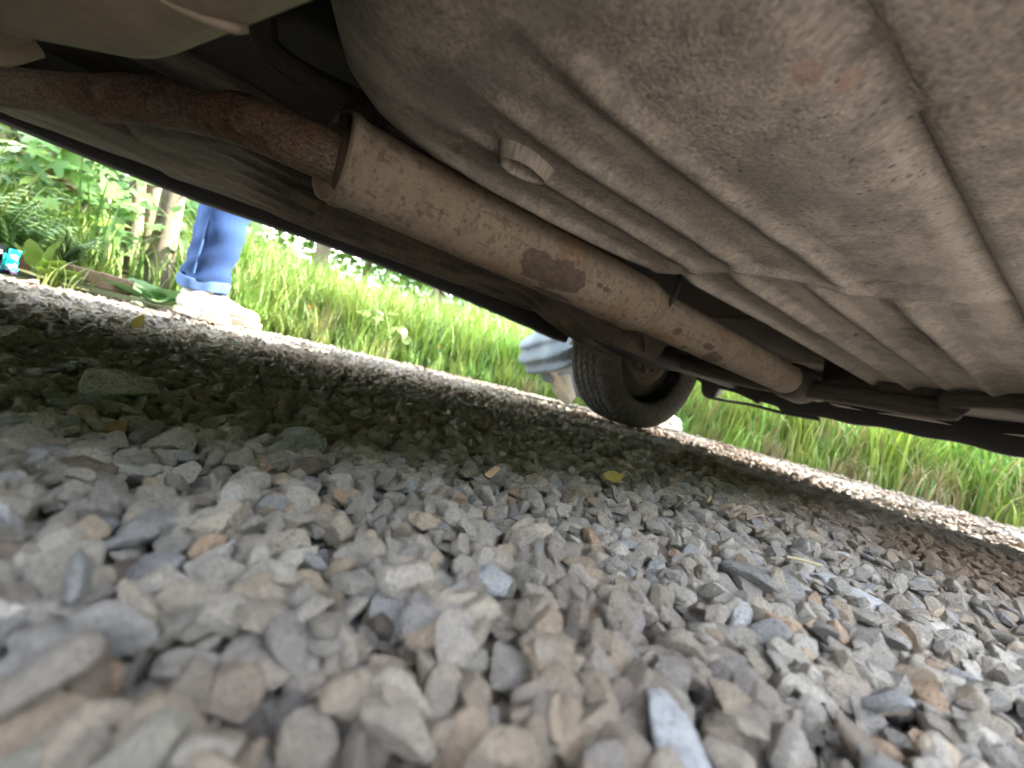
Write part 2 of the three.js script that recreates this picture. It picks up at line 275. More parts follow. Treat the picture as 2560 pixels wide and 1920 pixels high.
const dirtBump = tex(512, 512, (u, v) => fbm(u * 60, v * 60, 2, 4), false);
const dirtMat = std({ map: dirtMap, bumpMap: dirtBump, bumpScale: 0.002, roughness: 0.95, color: rgb(0.46, 0.445, 0.42) });
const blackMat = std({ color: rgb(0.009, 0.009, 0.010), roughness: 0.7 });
const darkSteel = std({ map: dirtMap, color: rgb(0.24, 0.24, 0.24), bumpMap: dirtBump, bumpScale: 0.001, roughness: 0.8 });
const paintMat = new THREE.MeshPhysicalMaterial({ color: rgb(0.045, 0.05, 0.055), roughness: 0.45, metalness: 0.3, clearcoat: 0.8, clearcoatRoughness: 0.1 });
const glassMat = new THREE.MeshPhysicalMaterial({ color: rgb(0.02, 0.025, 0.025), roughness: 0.05, clearcoat: 1 });
const rubberMat = std({ color: rgb(0.032, 0.031, 0.03), roughness: 0.85 });
const dustRubber = std({ map: tex(512, 512, (u, v) => mixc([0.034, 0.032, 0.03], [0.085, 0.072, 0.058], clamp(fbm(u * 30, v * 30, 3, 4) * 1.6 - 0.4))), roughness: 0.9 });
const car = thing('parked_car', 'dark dusty car seen from underneath, standing over the gravel', 'car', [-0.3, 0, -0.44]);

// ---- floor pan beside the exhaust
const PAN_EDGE = [[-0.03, -0.335], [0.0, -0.405], [0.03, -0.437], [0.1, -0.462], [0.2, -0.462], [0.3, -0.448], [0.45, -0.425], [0.7, -0.415], [1.2, -0.43], [1.7, -0.44]];
const RIB_F = [[-0.392, 0.0115, 0.010], [-0.335, 0.009, 0.005], [-0.279, 0.011, 0.0075], [-0.212, 0.0115, 0.0075]], RIB_R = [[-0.372, 0.0115, 0.011], [-0.306, 0.0115, 0.011], [-0.242, 0.010, 0.006], [-0.176, 0.012, 0.010]];
function panY(x, z) {
  const seam = x - interp([[-0.46, 0.425], [-0.36, 0.437], [-0.285, 0.449], [-0.234, 0.506], [-0.186, 0.565], [-0.1, 0.60]], z), back = smooth(-0.012, 0.012, seam);
  let y = 0.281 + 0.006 * back - 0.006 * gauss(seam + 0.012, 0.014);
  const front = smooth(0.04, 0.16, x) * (1 - smooth(-0.05, 0.02, seam));
  for (const [z0, w, h] of RIB_F) y -= h * front * gauss(z - z0 - (z0 === -0.212 ? smooth(0.25, 0.45, x) * 0.008 : 0), w);
  for (const [z0, w, h] of RIB_R) y -= h * smooth(-0.01, 0.06, seam) * (1 - smooth(1.42, 1.5, x)) * gauss(z - z0, w);
  const lip = x - interp([[-0.22, 0.375], [-0.144, 0.398], [-0.1, 0.388]], z); y -= 0.003 * smooth(0.004, -0.004, lip) * smooth(-0.225, -0.2, z) * smooth(0.1, 0.2, x);
  y += 0.006 * gauss(z + 0.096, 0.012);
  y -= 0.007 * gauss(Math.hypot((x - 0.27) / 2.4, z + 0.15), 0.05) + 0.003 * (fbm(x * 6, z * 8, 0, 3) - 0.5) + 0.0012 * (fbm(x * 40, z * 50, 5, 3) - 0.5);
  return y;
}
{
  const R = 0.075;
  const g = grid(460, 210, (u, v) => {
    const x = -0.045 + Math.pow(u, 1.15) * 1.69, zl = interp(PAN_EDGE, x) - 0.004, z = zl + Math.pow(v, 1.25) * (-0.04 - zl);
    const corner = x + 0.045 - 0.03 * smooth(-0.36, -0.44, z), d = Math.min(smin(z - zl, corner, 0.05), R), rise = R - Math.sqrt(Math.max(0, R * R - (R - Math.max(0, d)) ** 2));
    return [x, panY(x, z) + rise, z, (x - PX0) / PXL, (z - PZ0) / PZL];
  });
  const pan = part('floor_pan', g, panMat, car); pan.userData.label = 'ribbed dusty floor pan beside the exhaust';
  // drain cup with an oval mouth pressed out of the pan
  const c = V3(0.148, 0.279, -0.321), cup = [];
  const ring = (r, h, u) => { const a = u * 2 * Math.PI, w = 1 + 0.06 * Math.sin(3 * a + 1) + 0.03 * Math.sin(5 * a); return [c.x + 0.0265 * r * w * Math.cos(a) * 0.92, c.y - h * 0.62, c.z + 0.0135 * r * w * Math.sin(a)]; };
  const prof = [[1.22, -0.006], [1.12, 0.003], [1.04, 0.010], [1.0, 0.016], [0.94, 0.0185], [0.84, 0.0175], [0.76, 0.014], [0.70, 0.006], [0.66, -0.012], [0.1, -0.014]];
  cup.push(grid(64, 36, (u, v) => { const k = v * (prof.length - 1), i = Math.min(prof.length - 2, Math.floor(k)), t = k - i, q = ring(lerp(prof[i][0], prof[i + 1][0], t), lerp(prof[i][1], prof[i + 1][1], t), u); return [...q, (q[0] - PX0) / PXL, (q[2] - PZ0) / PZL]; }));
  part('drain_cup', cup[0], panMat, pan);
  // small pressed eyelets and a torn lip further back
  const eye = (x, z, r) => { const g2 = new THREE.TorusGeometry(r, r * 0.3, 8, 20); g2.rotateX(Math.PI / 2); g2.scale(1.8, 1, 1); g2.translate(x, panY(x, z) + 0.001, z); return g2; };
  part('eyelet', eye(0.78, -0.262, 0.010), panMat, pan); part('eyelet', eye(0.80, -0.345, 0.007), panMat, pan);
  part('torn_lip', grid(30, 6, (u, v) => { const x = 0.72 + 0.09 * u, z = -0.205 + 0.028 * v; return [x, panY(x, z) - 0.002 - 0.008 * v * Math.sin(u * Math.PI) - 0.002 * noise(u * 9, v * 3), z, (x - PX0) / PXL, (z - PZ0) / PZL]; }), panMat, pan);
}
// near side rail: two overlapping plates next to the pan
{
  const plate = (xa, xb, y0, seed) => grid(160, 60, (u, v) => {
    const zl = -0.092 + 0.002 * Math.sin(u * 5 + seed), x = lerp(xa, xb, u), z = zl + v * (0.02 - zl), d = Math.min(v * 0.11, 0.014), e = Math.min(u, 1 - u) * (xb - xa), de = Math.min(e, 0.01);
    return [x, y0 + 0.012 * (1 - Math.sqrt(Math.max(0, 1 - (1 - d / 0.014) ** 2))) + 0.008 * (1 - Math.sqrt(Math.max(0, 1 - (1 - de / 0.01) ** 2))) + 0.002 * (fbm(x * 7 + seed, z * 7, 0, 3) - 0.5), z, (x - PX0) / PXL * 0.9, (z - PZ0) / PZL];
  });
  const rail = part('side_rail', plate(-0.75, 0.262, 0.2765, 1), panMat, car);
  part('overlap_plate', plate(0.255, 1.5, 0.2740, 4), panMat, rail);
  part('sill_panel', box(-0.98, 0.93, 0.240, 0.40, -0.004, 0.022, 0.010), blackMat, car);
}
// ---- exhaust tunnel and the floor over everything
{
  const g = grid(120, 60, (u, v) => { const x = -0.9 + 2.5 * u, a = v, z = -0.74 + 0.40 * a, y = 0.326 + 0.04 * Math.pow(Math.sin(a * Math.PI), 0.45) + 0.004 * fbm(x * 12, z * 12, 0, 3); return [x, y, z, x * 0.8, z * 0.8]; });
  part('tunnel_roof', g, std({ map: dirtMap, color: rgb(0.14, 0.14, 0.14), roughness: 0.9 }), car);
}
// ---- far floor with its own ribs, round nose at the front
{
  const ribs = [-1.155, -1.09, -1.02, -0.95, -0.87, -0.79];
  const g = grid(300, 130, (u, v) => {
    const x = -0.33 + 1.37 * Math.pow(u, 1.1), nose = 0.32 * Math.pow(1 - clamp((x + 0.33) / 0.44), 2), zl = -1.20, zr = -0.67 - nose, z = lerp(zl, zr, v);
    const R = 0.05, d = Math.min(smin(zr - z, x + 0.33, 0.04), R); let y = 0.334 + R - Math.sqrt(Math.max(0, R * R - (R - Math.max(0, d)) ** 2));
    for (const q of ribs) y -= 0.017 * gauss(z - q, 0.014) * smooth(-0.2, 0.0, x) * smooth(0, 0.05, zr - z);
    y -= 0.092 * smooth(0.50, 0.86, x) * (1 - smooth(0.02, 0.12, Math.abs(z + 0.95) - 0.03)) * (0.9 + 0.1 * noise(x * 12, z * 12));
    y += 0.008 * (fbm(x * 9, z * 9, 0, 4) - 0.5) - 0.012 * gauss(Math.hypot(x + 0.27, z + 1.1), 0.1);
    return [x, y, z, x * 1.2, z * 1.2];
  });
  part('floor_pan', g, dirtMat, car);
  part('chassis_rail', grid(120, 30, (u, v) => { const x = -1.0 + 0.78 * u, a = v * Math.PI, z = -1.10 - 0.11 * Math.cos(a), y = 0.355 - 0.028 * Math.pow(Math.sin(a), 0.5) + 0.006 * (fbm(x * 20, z * 20, 0, 4) - 0.5); return [x, y, z, x * 1.2, z * 1.2]; }), dirtMat, car);
}
// ---- far sill
{
  const low = [[-1.0, 0.335], [-0.564, 0.324], [-0.43, 0.314], [-0.24, 0.304], [0.04, 0.307], [0.2, 0.305], [0.41, 0.294], [0.67, 0.276], [0.86, 0.2585], [0.93, 0.257]];
  const prof = [[0, 0.10], [0, 0.006], [0.006, 0.0], [0.022, 0.0], [0.03, 0.004], [0.034, 0.012], [0.036, 0.05], [0.045, 0.09]];
  const g = grid(200, 28, (u, v) => { const x = lerp(-1.0, 0.93, u), k = v * (prof.length - 1), i = Math.min(prof.length - 2, Math.floor(k)), t = k - i, n = (fbm(x * 30, 2, 0, 4) - 0.5) * 0.006 * smooth(0.3, 0.6, x); return [x, interp(low, x) + n + lerp(prof[i][1], prof[i + 1][1], t), -1.252 + lerp(prof[i][0], prof[i + 1][0], t), x, v]; });
  const s = part('sill_panel', toCreasedNormals(g, 0.6), blackMat, car);
  part('trim_clip', tube([[0.385, 0.296, -1.236], [0.40, 0.285, -1.238], [0.418, 0.284, -1.238], [0.424, 0.292, -1.236]], 0.0022, 20, 6), blackMat, s);
  part('mud_flap', grid(24, 6, (u, v) => { const z = -1.20 + 0.2 * u, x = 0.93 + 0.012 * v; return [x, 0.25 + 0.012 * Math.sin(u * 3) + 0.05 * v, z]; }), std({ color: rgb(0.30, 0.26, 0.2), roughness: 0.9 }), s);
}
// ---- exhaust
{
  const rustMap = tex(512, 1024, (v, u) => {
    const a = fbm(u * 34, v * 8, 0, 5), f = noise(u * 480, v * 100, 3), sp = smooth(0.66, 0.8, noise(u * 400, v * 84, 6)), tan = smooth(0.42, 0.52, fbm(u * 9 + 2, v * 3, 5, 4)) * (u < 0.63 ? 1 : u < 0.68 ? 0.7 : 0.0) + smooth(0.58, 0.68, fbm(u * 22, v * 5, 15, 4)) * 0.35 + smooth(0.955, 0.99, u) * 0.8;
    let c = mixc([0.085, 0.038, 0.022], [0.20, 0.09, 0.052], clamp(a * 1.5 - 0.25)); c = mixc(c, [0.30, 0.19, 0.125], sp * 0.35); c = mixc(c, [0.05, 0.03, 0.022], smooth(0.62, 0.7, fbm(u * 46, v * 20, 2, 3)) * 0.7); c = mixc(c, [0.25, 0.195, 0.135], clamp(tan) * 0.7); return c.map((q) => q * (0.45 + 1.1 * f));
  });
  const rustMat = std({ map: rustMap, color: rgb(0.58, 0.65, 0.70), bumpMap: tex(512, 1024, (v, u) => 0.6 * fbm(u * 120, v * 50, 2, 3) + 0.4 * smooth(0.58, 0.7, fbm(u * 46, v * 20, 2, 3)), false), bumpScale: 0.0012, roughness: 0.9 });
  // muffler skin: v runs along its length, u round it from its upper side; rust blotches as in the photograph
  const blots = [[0.53, 0.60, 0.105, 0.085], [0.61, 0.585, 0.045, 0.06], [0.625, 0.63, 0.025, 0.02], [0.44, 0.83, 0.03, 0.02], [0.40, 0.84, 0.02, 0.013], [0.70, 0.555, 0.014, 0.012], [0.73, 0.56, 0.016, 0.013], [0.60, 0.73, 0.075, 0.028], [0.72, 0.76, 0.05, 0.016], [0.81, 0.70, 0.014, 0.010], [0.87, 0.64, 0.009, 0.008], [0.90, 0.72, 0.01, 0.008], [0.93, 0.63, 0.008, 0.006]];
  const skin = (blot, seed) => (u, v) => {
    const a = fbm(v * 9 + seed, u * 5, 0, 5), f = noise(v * 240, u * 160, 2), w1 = (fbm(v * 26 + seed, u * 18, 3, 4) - 0.5) * 0.9; let k = 0;
    for (const [bv, bu, lv, lu] of blot) { const d = Math.hypot((v - bv) / lv, (u - bu) / lu); k = Math.max(k, smooth(1.04, 0.94, d + w1 * (lv > 0.03 ? 0.9 : 0.4))); }
    const scratch = smooth(0.70, 0.76, fbm(v * 16 + seed, u * 60, 8, 4)) * 0.5;
    let c = mixc([0.235, 0.18, 0.125], [0.36, 0.285, 0.21], clamp(a * 1.4 - 0.2)); c = mixc(c, [0.30, 0.165, 0.095], smooth(0.52, 0.7, fbm(v * 7 + seed, u * 4, 6, 4)) * 0.45); c = mixc(c, [0.10, 0.075, 0.055], scratch); c = mixc(c, [0.13, 0.105, 0.085], smooth(0.54, 0.68, fbm(v * 34 + seed, u * 9, 11, 4)) * 0.28); c = mixc(c, [0.12, 0.08, 0.055], smooth(0.72, 0.8, noise(v * 130, u * 50, 14)) * 0.5); c = mixc(c, mixc([0.085, 0.058, 0.045], [0.15, 0.105, 0.08], noise(v * 90, u * 60, 5)), k * 0.9); return c.map((q) => q * (0.85 + 0.3 * f));
  };
  const canMat = std({ color: rgb(0.70, 0.72, 0.73), map: tex(512, 1024, (u, v) => skin(blots, 0)(u, v), true), bumpMap: tex(512, 512, (u, v) => fbm(v * 60, u * 40, 2, 4) * 0.6 + 0.4 * fbm(v * 8, u * 6, 7, 3), false), bumpScale: 0.0016, roughness: 0.85 });
  const tailMat = std({ color: rgb(0.68, 0.70, 0.71), map: tex(256, 1024, (u, v) => skin([[0.38, 0.68, 0.045, 0.075], [0.30, 0.6, 0.03, 0.03], [0.12, 0.6, 0.02, 0.03], [0.22, 0.7, 0.012, 0.03]], 5)(u, v)), bumpMap: canMat.bumpMap, bumpScale: 0.001, roughness: 0.85 });
  const front = new THREE.CatmullRomCurve3([[-0.75, 0.235, -0.86], [-0.4092, 0.2605, -0.78], [-0.3445, 0.2724, -0.75], [-0.2959, 0.278, -0.72], [-0.2442, 0.2818, -0.68], [-0.1924, 0.2850, -0.63], [-0.0951, 0.2810, -0.54], [-0.0081, 0.2675, -0.489], [0.02, 0.266, -0.486]].map((q) => V3(...q)), false, 'centripetal');
  const ex = part('front_pipe', sweep((t) => [front.getPointAt(t), lerp(0.0205, 0.0255, smooth(0.25, 1.0, t)) * (1 + 0.03 * noise(t * 40, 1))], () => 1, 220, 40), rustMat, car); ex.userData.label = 'red brown rusty exhaust pipe';
  // can
  const A = V3(0.0117, 0.2685, -0.485), B = V3(0.562, 0.282, -0.55), RM = 0.0455;
  const oval = (a) => 1 / Math.hypot(Math.cos(a) / 1.06, Math.sin(a) / 1.0);
  const rAt = (t) => t < 0.012 ? RM * 1.07 : t < 0.03 ? RM * lerp(1.07, 1.0, (t - 0.012) / 0.018) : RM * (1 + 0.16 * t + 0.008 * Math.sin(t * 9)) ;
  const muffler = part('muffler', sweep((t) => [A.clone().lerp(B, t), rAt(t)], (a, v) => oval(a) * (1 + 0.012 * (fbm(v * 20, a * 2, 0, 3) - 0.5)), 180, 72), canMat, car); muffler.userData.label = 'long dusty tan muffler with dark rust blotches';
  const AX = B.clone().sub(A).normalize(), face = (g, p, yaw) => { g.applyQuaternion(new THREE.Quaternion().setFromUnitVectors(V3(1, 0, 0), AX.clone().applyAxisAngle(V3(0, 1, 0), yaw))); g.translate(p.x, p.y, p.z); return g; };
  const endRing = (p, dir, r, th) => { const g = new THREE.TorusGeometry(r, th, 10, 60); g.scale(1.05, 1, 1); g.rotateY(Math.PI / 2); g.translate(dir, 0, 0); return face(g, p, dir < -0.01 ? 0.24 : 0); };
  part('end_seam', endRing(A, 0.0, RM * 1.0, 0.003), canMat, muffler);
  part('end_seam', endRing(B, -0.004, RM * 1.15, 0.003), canMat, muffler);
  { const q = [[0.96, 0.012], [1.02, 0.004], [1.03, -0.006], [1.045, -0.010], [1.03, -0.012], [1.0, -0.010], [0.96, -0.003], [0.85, 0.0], [0.66, -0.003], [0.58, -0.010], [0.50, -0.012]].map(([r, h]) => new THREE.Vector2(r * RM, h)); const g = new THREE.LatheGeometry(q, 60); g.rotateZ(-Math.PI / 2); g.scale(1, 1, 1.05); part('end_flange', face(g, A.clone().add(V3(0.004, 0, 0)), 0.24), canMat, muffler); }
  const cap = (p, dir, rin) => { const pts = [[rin, -0.004], [rin + 0.004, -0.006], [RM * 0.8, -0.002], [RM * 0.97, 0.004], [RM * 1.02, 0.009]].map(([r, h]) => new THREE.Vector2(r, h)); const g = new THREE.LatheGeometry(pts, 60); g.rotateZ(Math.PI / 2 * dir); g.scale(1, 1, 1.05); g.translate(p.x, p.y, p.z); return g; };
  
  { const q = []; for (let i = 0; i <= 20; i++) { const a = i / 20; q.push(new THREE.Vector2(lerp(RM * 1.155, 0.0455, smooth(0, 1, a)), 0.05 * a)); } const g = new THREE.LatheGeometry(q, 60); g.rotateZ(-Math.PI / 2); g.scale(1, 1, 1.05); face(g, B.clone().addScaledVector(AX, -0.002), 0); part('end_cone', g, tailMat, muffler); }
  { const g = new THREE.TorusGeometry(0.0262, 0.006, 10, 40); g.rotateY(Math.PI / 2); g.translate(A.x + 0.002, A.y, A.z); part('weld_bead', g, rustMat, muffler); }
  { const g = new THREE.CylinderGeometry(0.026, 0.026, 0.016, 30, 1); g.rotateX(Math.PI / 2); g.rotateY(0.5); g.scale(1, 1.1, 1); g.translate(0.028, 0.311, -0.492); part('hanger_tab', g, darkSteel, muffler); }
  // tail pipe and its sleeve
  const tl = (t) => B.clone().add(V3(0.02, -0.002, 0)).lerp(V3(1.20, 0.263, -0.55), t);
  part('tail_pipe', sweep((t) => [tl(t), 0.0455 - 0.004 * t], () => 1, 120, 40), tailMat, car).userData.label = 'dusty tan tail pipe behind the muffler';
  const sl = [[1.195, 0.042], [1.205, 0.048], [1.23, 0.053], [1.30, 0.054], [1.32, 0.048], [1.335, 0.03], [1.42, 0.028], [1.43, 0.0]].map(([h, r]) => new THREE.Vector2(r, h)); const sg = new THREE.LatheGeometry(sl, 40); sg.rotateZ(-Math.PI / 2); sg.translate(0, 0.263, -0.55);
  part('pipe_sleeve', sg, darkSteel, car);
}
// ---- gearbox housing, cables and pipes at the front
{
  const s = new THREE.Shape(); const P = [[-0.088, -0.293], [-0.008, -0.160], [0.006, -0.125], [-0.02, -0.105], [-0.55, -0.105], [-0.55, -0.52], [-0.26, -0.405], [-0.150, -0.338]];
  P.forEach((p, i) => { const n = P[(i + 1) % P.length], q = P[(i + P.length - 1) % P.length], t = 0.12, a = [lerp(p[0], q[0], t), lerp(p[1], q[1], t)], b = [lerp(p[0], n[0], t), lerp(p[1], n[1], t)]; i ? s.lineTo(...a) : s.moveTo(...a); s.quadraticCurveTo(p[0], p[1], ...b); }); s.closePath();
  const g = new THREE.ExtrudeGeometry(s, { depth: 0.12, bevelEnabled: true, bevelThickness: 0.024, bevelSize: 0.024, bevelOffset: -0.016, bevelSegments: 8, curveSegments: 10 });
  g.rotateX(Math.PI / 2); g.translate(0, 0.340, 0);
  const q = g.attributes.position; for (let i = 0; i < q.count; i++) { const x = q.getX(i), y = q.getY(i), z = q.getZ(i); if (y < 0.3) q.setY(i, y + 0.006 * (fbm(x * 9, z * 9, 0, 3) - 0.5)); }
  const gg = mergeVertices(g, 1e-5); gg.deleteAttribute('normal'); gg.computeVertexNormals();
  const uv = gg.attributes.uv; for (let i = 0; i < uv.count; i++) uv.setXY(i, gg.attributes.position.getX(i) * 2, gg.attributes.position.getZ(i) * 2);
  const gm = std({ map: tex(512, 512, (u, v) => { const a = fbm(u * 5, v * 5, 0, 5), f = noise(u * 160, v * 160, 2); return mixc([0.135, 0.104, 0.074], [0.215, 0.168, 0.12], a).map((k) => k * (0.88 + 0.24 * f)); }), bumpMap: dirtBump, bumpScale: 0.0007, roughness: 0.72 });
  const gear = part('gearbox_housing', toCreasedNormals(gg, 1.2), gm, car); gear.userData.label = 'smooth beige dusty housing at the front';
  part('casting_seam', tube([[-0.0655, 0.1975, -0.2163], [-0.0583, 0.1975, -0.2156], [-0.0507, 0.1975, -0.2138], [-0.0427, 0.1975, -0.2106], [-0.04, 0.2025, -0.2155]], 0.0022, 40, 8), gm, gear);
  for (const [k, dy, dz] of [[0, 0.002, -0.012], [1, 0.001, -0.028], [2, 0.0, -0.044]]) part('housing_rib', tube([[-0.36, 0.197 + dy, -0.30 + dz], [-0.27, 0.196 + dy, -0.328 + dz], [-0.205, 0.197 + dy, -0.345 + dz], [-0.19, 0.201 + dy, -0.352 + dz], [-0.176, 0.222 + dy, -0.362 + dz]], 0.0065, 40, 12), gm, gear);
  part('hose', tube([[-0.12, 0.372, -0.47], [-0.082, 0.366, -0.49], [-0.074, 0.348, -0.50], [-0.055, 0.339, -0.50], [-0.022, 0.338, -0.50], [0.06, 0.345, -0.5]], 0.0125, 60, 12), darkSteel, car);
  part('crossmember', tube([[-0.19, 0.292, -0.50], [-0.10, 0.303, -0.53], [-0.02, 0.303, -0.55], [0.06, 0.305, -0.56]], 0.016, 40, 10), darkSteel, car);
}
// ---- wheels
{
  const R = 0.286, prof = [];                                         // [across, radius] from the inner bead over the tread to the outer bead
  const key = [[-0.078, 0.182], [-0.09, 0.19], [-0.1, 0.21], [-0.104, 0.235], [-0.1, 0.258], [-0.09, 0.274], [-0.08, 0.2815]];
  for (const k of key) prof.push(k);
  for (let i = 0; i <= 64; i++) { const w = lerp(-0.074, 0.074, i / 64); prof.push([w, R - 0.003 * (w / 0.074) ** 2]); }
  for (const k of key.slice().reverse()) prof.push([-k[0], k[1]]);
  const NS = 640;
  const tyreGeo = grid(prof.length - 1, NS, (u, v) => {
    const k = Math.round(u * (prof.length - 1)), [w, r0] = prof[k], a = v * 2 * Math.PI; let r = r0;
    if (Math.abs(w) < 0.0745) {
      let dep = 0; for (const q of [-0.05, -0.0175, 0.0175, 0.05]) if (Math.abs(w - q) < 0.0038) dep = 0.007;
      const ph = v * 62 + 22 * Math.abs(w) * (Math.floor((w + 0.09) / 0.035) % 2 ? 1 : -1) + (Math.floor((w + 0.0675) / 0.034) % 2) * 0.5, fr = ph - Math.floor(ph); if (fr < 0.2) dep = Math.max(dep, 0.005);
      const fine = ph * 2 + 0.5 - Math.floor(ph * 2 + 0.5); if (fine < 0.14) dep = Math.max(dep, 0.0025); r -= dep;
    } else if (k > 1 && k < prof.length - 2) r += 0.0006 * Math.sin(k * 2);
    return [r * Math.cos(a), r * Math.sin(a), w, u * 2, v * 6];
  });
  const lathe = (p, seg = 64) => { const g = new THREE.LatheGeometry(p.map(([r, h]) => new THREE.Vector2(r, h)), seg); g.rotateX(Math.PI / 2); return g; };
  const steel = std({ map: dirtMap, color: rgb(0.11, 0.108, 0.105), roughness: 0.7, metalness: 0.2 });
  const drumMat = std({ map: dirtMap, color: rgb(0.10, 0.10, 0.10), roughness: 0.8 });
  const rimGeo = lathe([[0.19, -0.082], [0.184, -0.078], [0.174, -0.07], [0.168, -0.05], [0.166, 0.02], [0.16, 0.03], [0.12, 0.04], [0.05, 0.036], [0.045, 0.06], [0.0, 0.062]]);
  const drumGeo = lathe([[0.0, -0.055], [0.05, -0.056], [0.055, -0.05], [0.118, -0.045], [0.124, -0.04], [0.124, 0.02], [0.05, 0.025]]);
  const w0 = new THREE.Group(); w0.name = 'wheel'; w0.position.set(1.21 + 0.3, 0.284, -1.098 + 0.44); car.add(w0);
  const mk = (n, g, m) => { const o = new THREE.Mesh(g, m); o.name = n; o.castShadow = o.receiveShadow = true; w0.add(o); };
  mk('tyre', tyreGeo, dustRubber); mk('rim', rimGeo, steel); mk('brake_drum', drumGeo, drumMat);
  for (const [x, z] of [[-1.25, -1.098], [1.21, 0.035], [-1.25, 0.035]]) { const w = w0.clone(); w.position.set(x + 0.3, 0.284, z + 0.44); if (z > 0) w.rotation.y = Math.PI; car.add(w); }
}
// ---- rear axle, arms and the parts behind it
{
  const axle = part('rear_axle', tube([[1.21, 0.285, -1.03], [1.21, 0.283, -0.93], [1.225, 0.268, -0.82], [1.245, 0.252, -0.65], [1.25, 0.25, -0.44], [1.245, 0.252, -0.23], [1.225, 0.268, -0.24], [1.21, 0.283, -0.16], [1.21, 0.285, -0.08]], 0.026, 80, 16), darkSteel, car);
  part('axle_bracket', box(1.175, 1.245, 0.25, 0.33, -0.965, -0.915, 0.012), darkSteel, axle);
  { const q = [[0.0, 0.012], [0.03, 0.012], [0.034, 0.004], [0.07, 0.004], [0.074, 0.010], [0.088, 0.010], [0.092, 0.0], [0.112, -0.002], [0.118, -0.012], [0.122, -0.03]].map(([r, h]) => new THREE.Vector2(r, h)), g = new THREE.LatheGeometry(q, 48); g.rotateX(Math.PI / 2); g.translate(1.21, 0.284, -1.046);
    const bp = part('brake_backing_plate', g, dirtMat, car), bolts = []; for (let i = 0; i < 6; i++) { const c = new THREE.CylinderGeometry(0.007, 0.007, 0.012, 6); c.rotateX(Math.PI / 2); c.translate(1.21 + 0.055 * Math.cos(i * 1.047), 0.284 + 0.055 * Math.sin(i * 1.047), -1.038); bolts.push(c); } bolts.forEach((b) => part('bolt', b, darkSteel, bp));
    part('brake_hose', tube([[1.16, 0.30, -1.035], [1.12, 0.30, -1.0], [1.08, 0.26, -0.97], [1.05, 0.29, -0.94], [1.04, 0.34, -0.93]], 0.006, 30, 8), blackMat, car); part('handbrake_cable', tube([[1.20, 0.22, -1.035], [1.14, 0.215, -0.99], [1.02, 0.25, -0.9], [0.8, 0.30, -0.76], [0.5, 0.322, -0.70]], 0.005, 40, 8), darkSteel, car); }
  part('shock_absorber', tube([[1.27, 0.27, -0.915], [1.29, 0.36, -0.9], [1.31, 0.50, -0.88]], 0.022, 20, 14), darkSteel, car);
  { const p = []; for (let i = 0; i <= 120; i++) { const a = i / 120 * 5 * 2 * Math.PI; p.push([1.17 + 0.045 * Math.cos(a), 0.29 + 0.18 * i / 120, -0.83 + 0.045 * Math.sin(a)]); } part('coil_spring', tube(p, 0.006, 240, 8), darkSteel, car); }
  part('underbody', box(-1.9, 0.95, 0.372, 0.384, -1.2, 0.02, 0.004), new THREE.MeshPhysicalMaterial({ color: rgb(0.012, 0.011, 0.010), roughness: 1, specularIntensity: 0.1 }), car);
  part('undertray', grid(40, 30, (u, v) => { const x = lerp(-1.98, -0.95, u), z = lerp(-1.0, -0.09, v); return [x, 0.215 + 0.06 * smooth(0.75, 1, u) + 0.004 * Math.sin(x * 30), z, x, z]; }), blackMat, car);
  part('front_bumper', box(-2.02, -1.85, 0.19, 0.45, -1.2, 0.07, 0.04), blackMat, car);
  part('rear_rail', tube([[0.80, 0.285, -0.93], [0.90, 0.268, -0.925], [0.96, 0.262, -0.92], [1.07, 0.264, -0.92], [1.33, 0.282, -0.92], [1.6, 0.285, -0.92]], 0.034, 60, 10), blackMat, car);
  part('arch_liner', box(0.90, 1.50, 0.325, 0.345, -1.0, -0.80, 0.005), blackMat, car);
  for (const [y, z, r] of [[0.322, -0.70, 0.0035], [0.320, -0.725, 0.003], [0.318, -0.83, 0.005]]) { const p = []; for (let i = 0; i <= 24; i++) p.push([-0.05 + 1.1 * i / 24, y + 0.003 * Math.sin(i * 1.7 + z * 40), z + 0.006 * Math.sin(i * 0.9)]); const l = part('brake_line', tube(p, r, 120, 8), darkSteel, car); for (const i of [4, 11, 18]) part('clip', box(p[i][0] - 0.006, p[i][0] + 0.006, y - 0.007, y + 0.012, z - 0.012, z + 0.012, 0.003), blackMat, l); }
  part('exhaust_hanger', tube([[0.60, 0.36, -0.50], [0.60, 0.33, -0.495], [0.602, 0.30, -0.502], [0.605, 0.275, -0.52]], 0.005, 20, 8), darkSteel, car);
  part('rear_floor', box(0.93, 1.66, 0.36, 0.40, -1.0, -0.11, 0.01), darkSteel, car);
  { const p = [[1.43, 0.30], [1.44, 0.262], [1.47, 0.248], [1.55, 0.246], [1.6, 0.26]]; part('spare_well', grid(40, 24, (u, v) => { const k = u * 2 * Math.PI, i = Math.min(4 - 1, Math.floor(v * 4)), t = v * 4 - i, r = [0.20, 0.19, 0.17, 0.10, 0.0], h = [0.36, 0.285, 0.268, 0.264, 0.263]; const rr = lerp(r[i], r[i + 1], t); return [1.40 + rr * Math.cos(k), lerp(h[i], h[i + 1], t), -0.32 + rr * 1.1 * Math.sin(k), k, v]; }), darkSteel, car); }
  part('tow_beam', box(1.50, 1.545, 0.243, 0.272, -0.55, 0.05, 0.008), darkSteel, car);
  part('tank_strap', box(1.33, 1.36, 0.255, 0.262, -0.80, -0.45, 0.002), darkSteel, car);
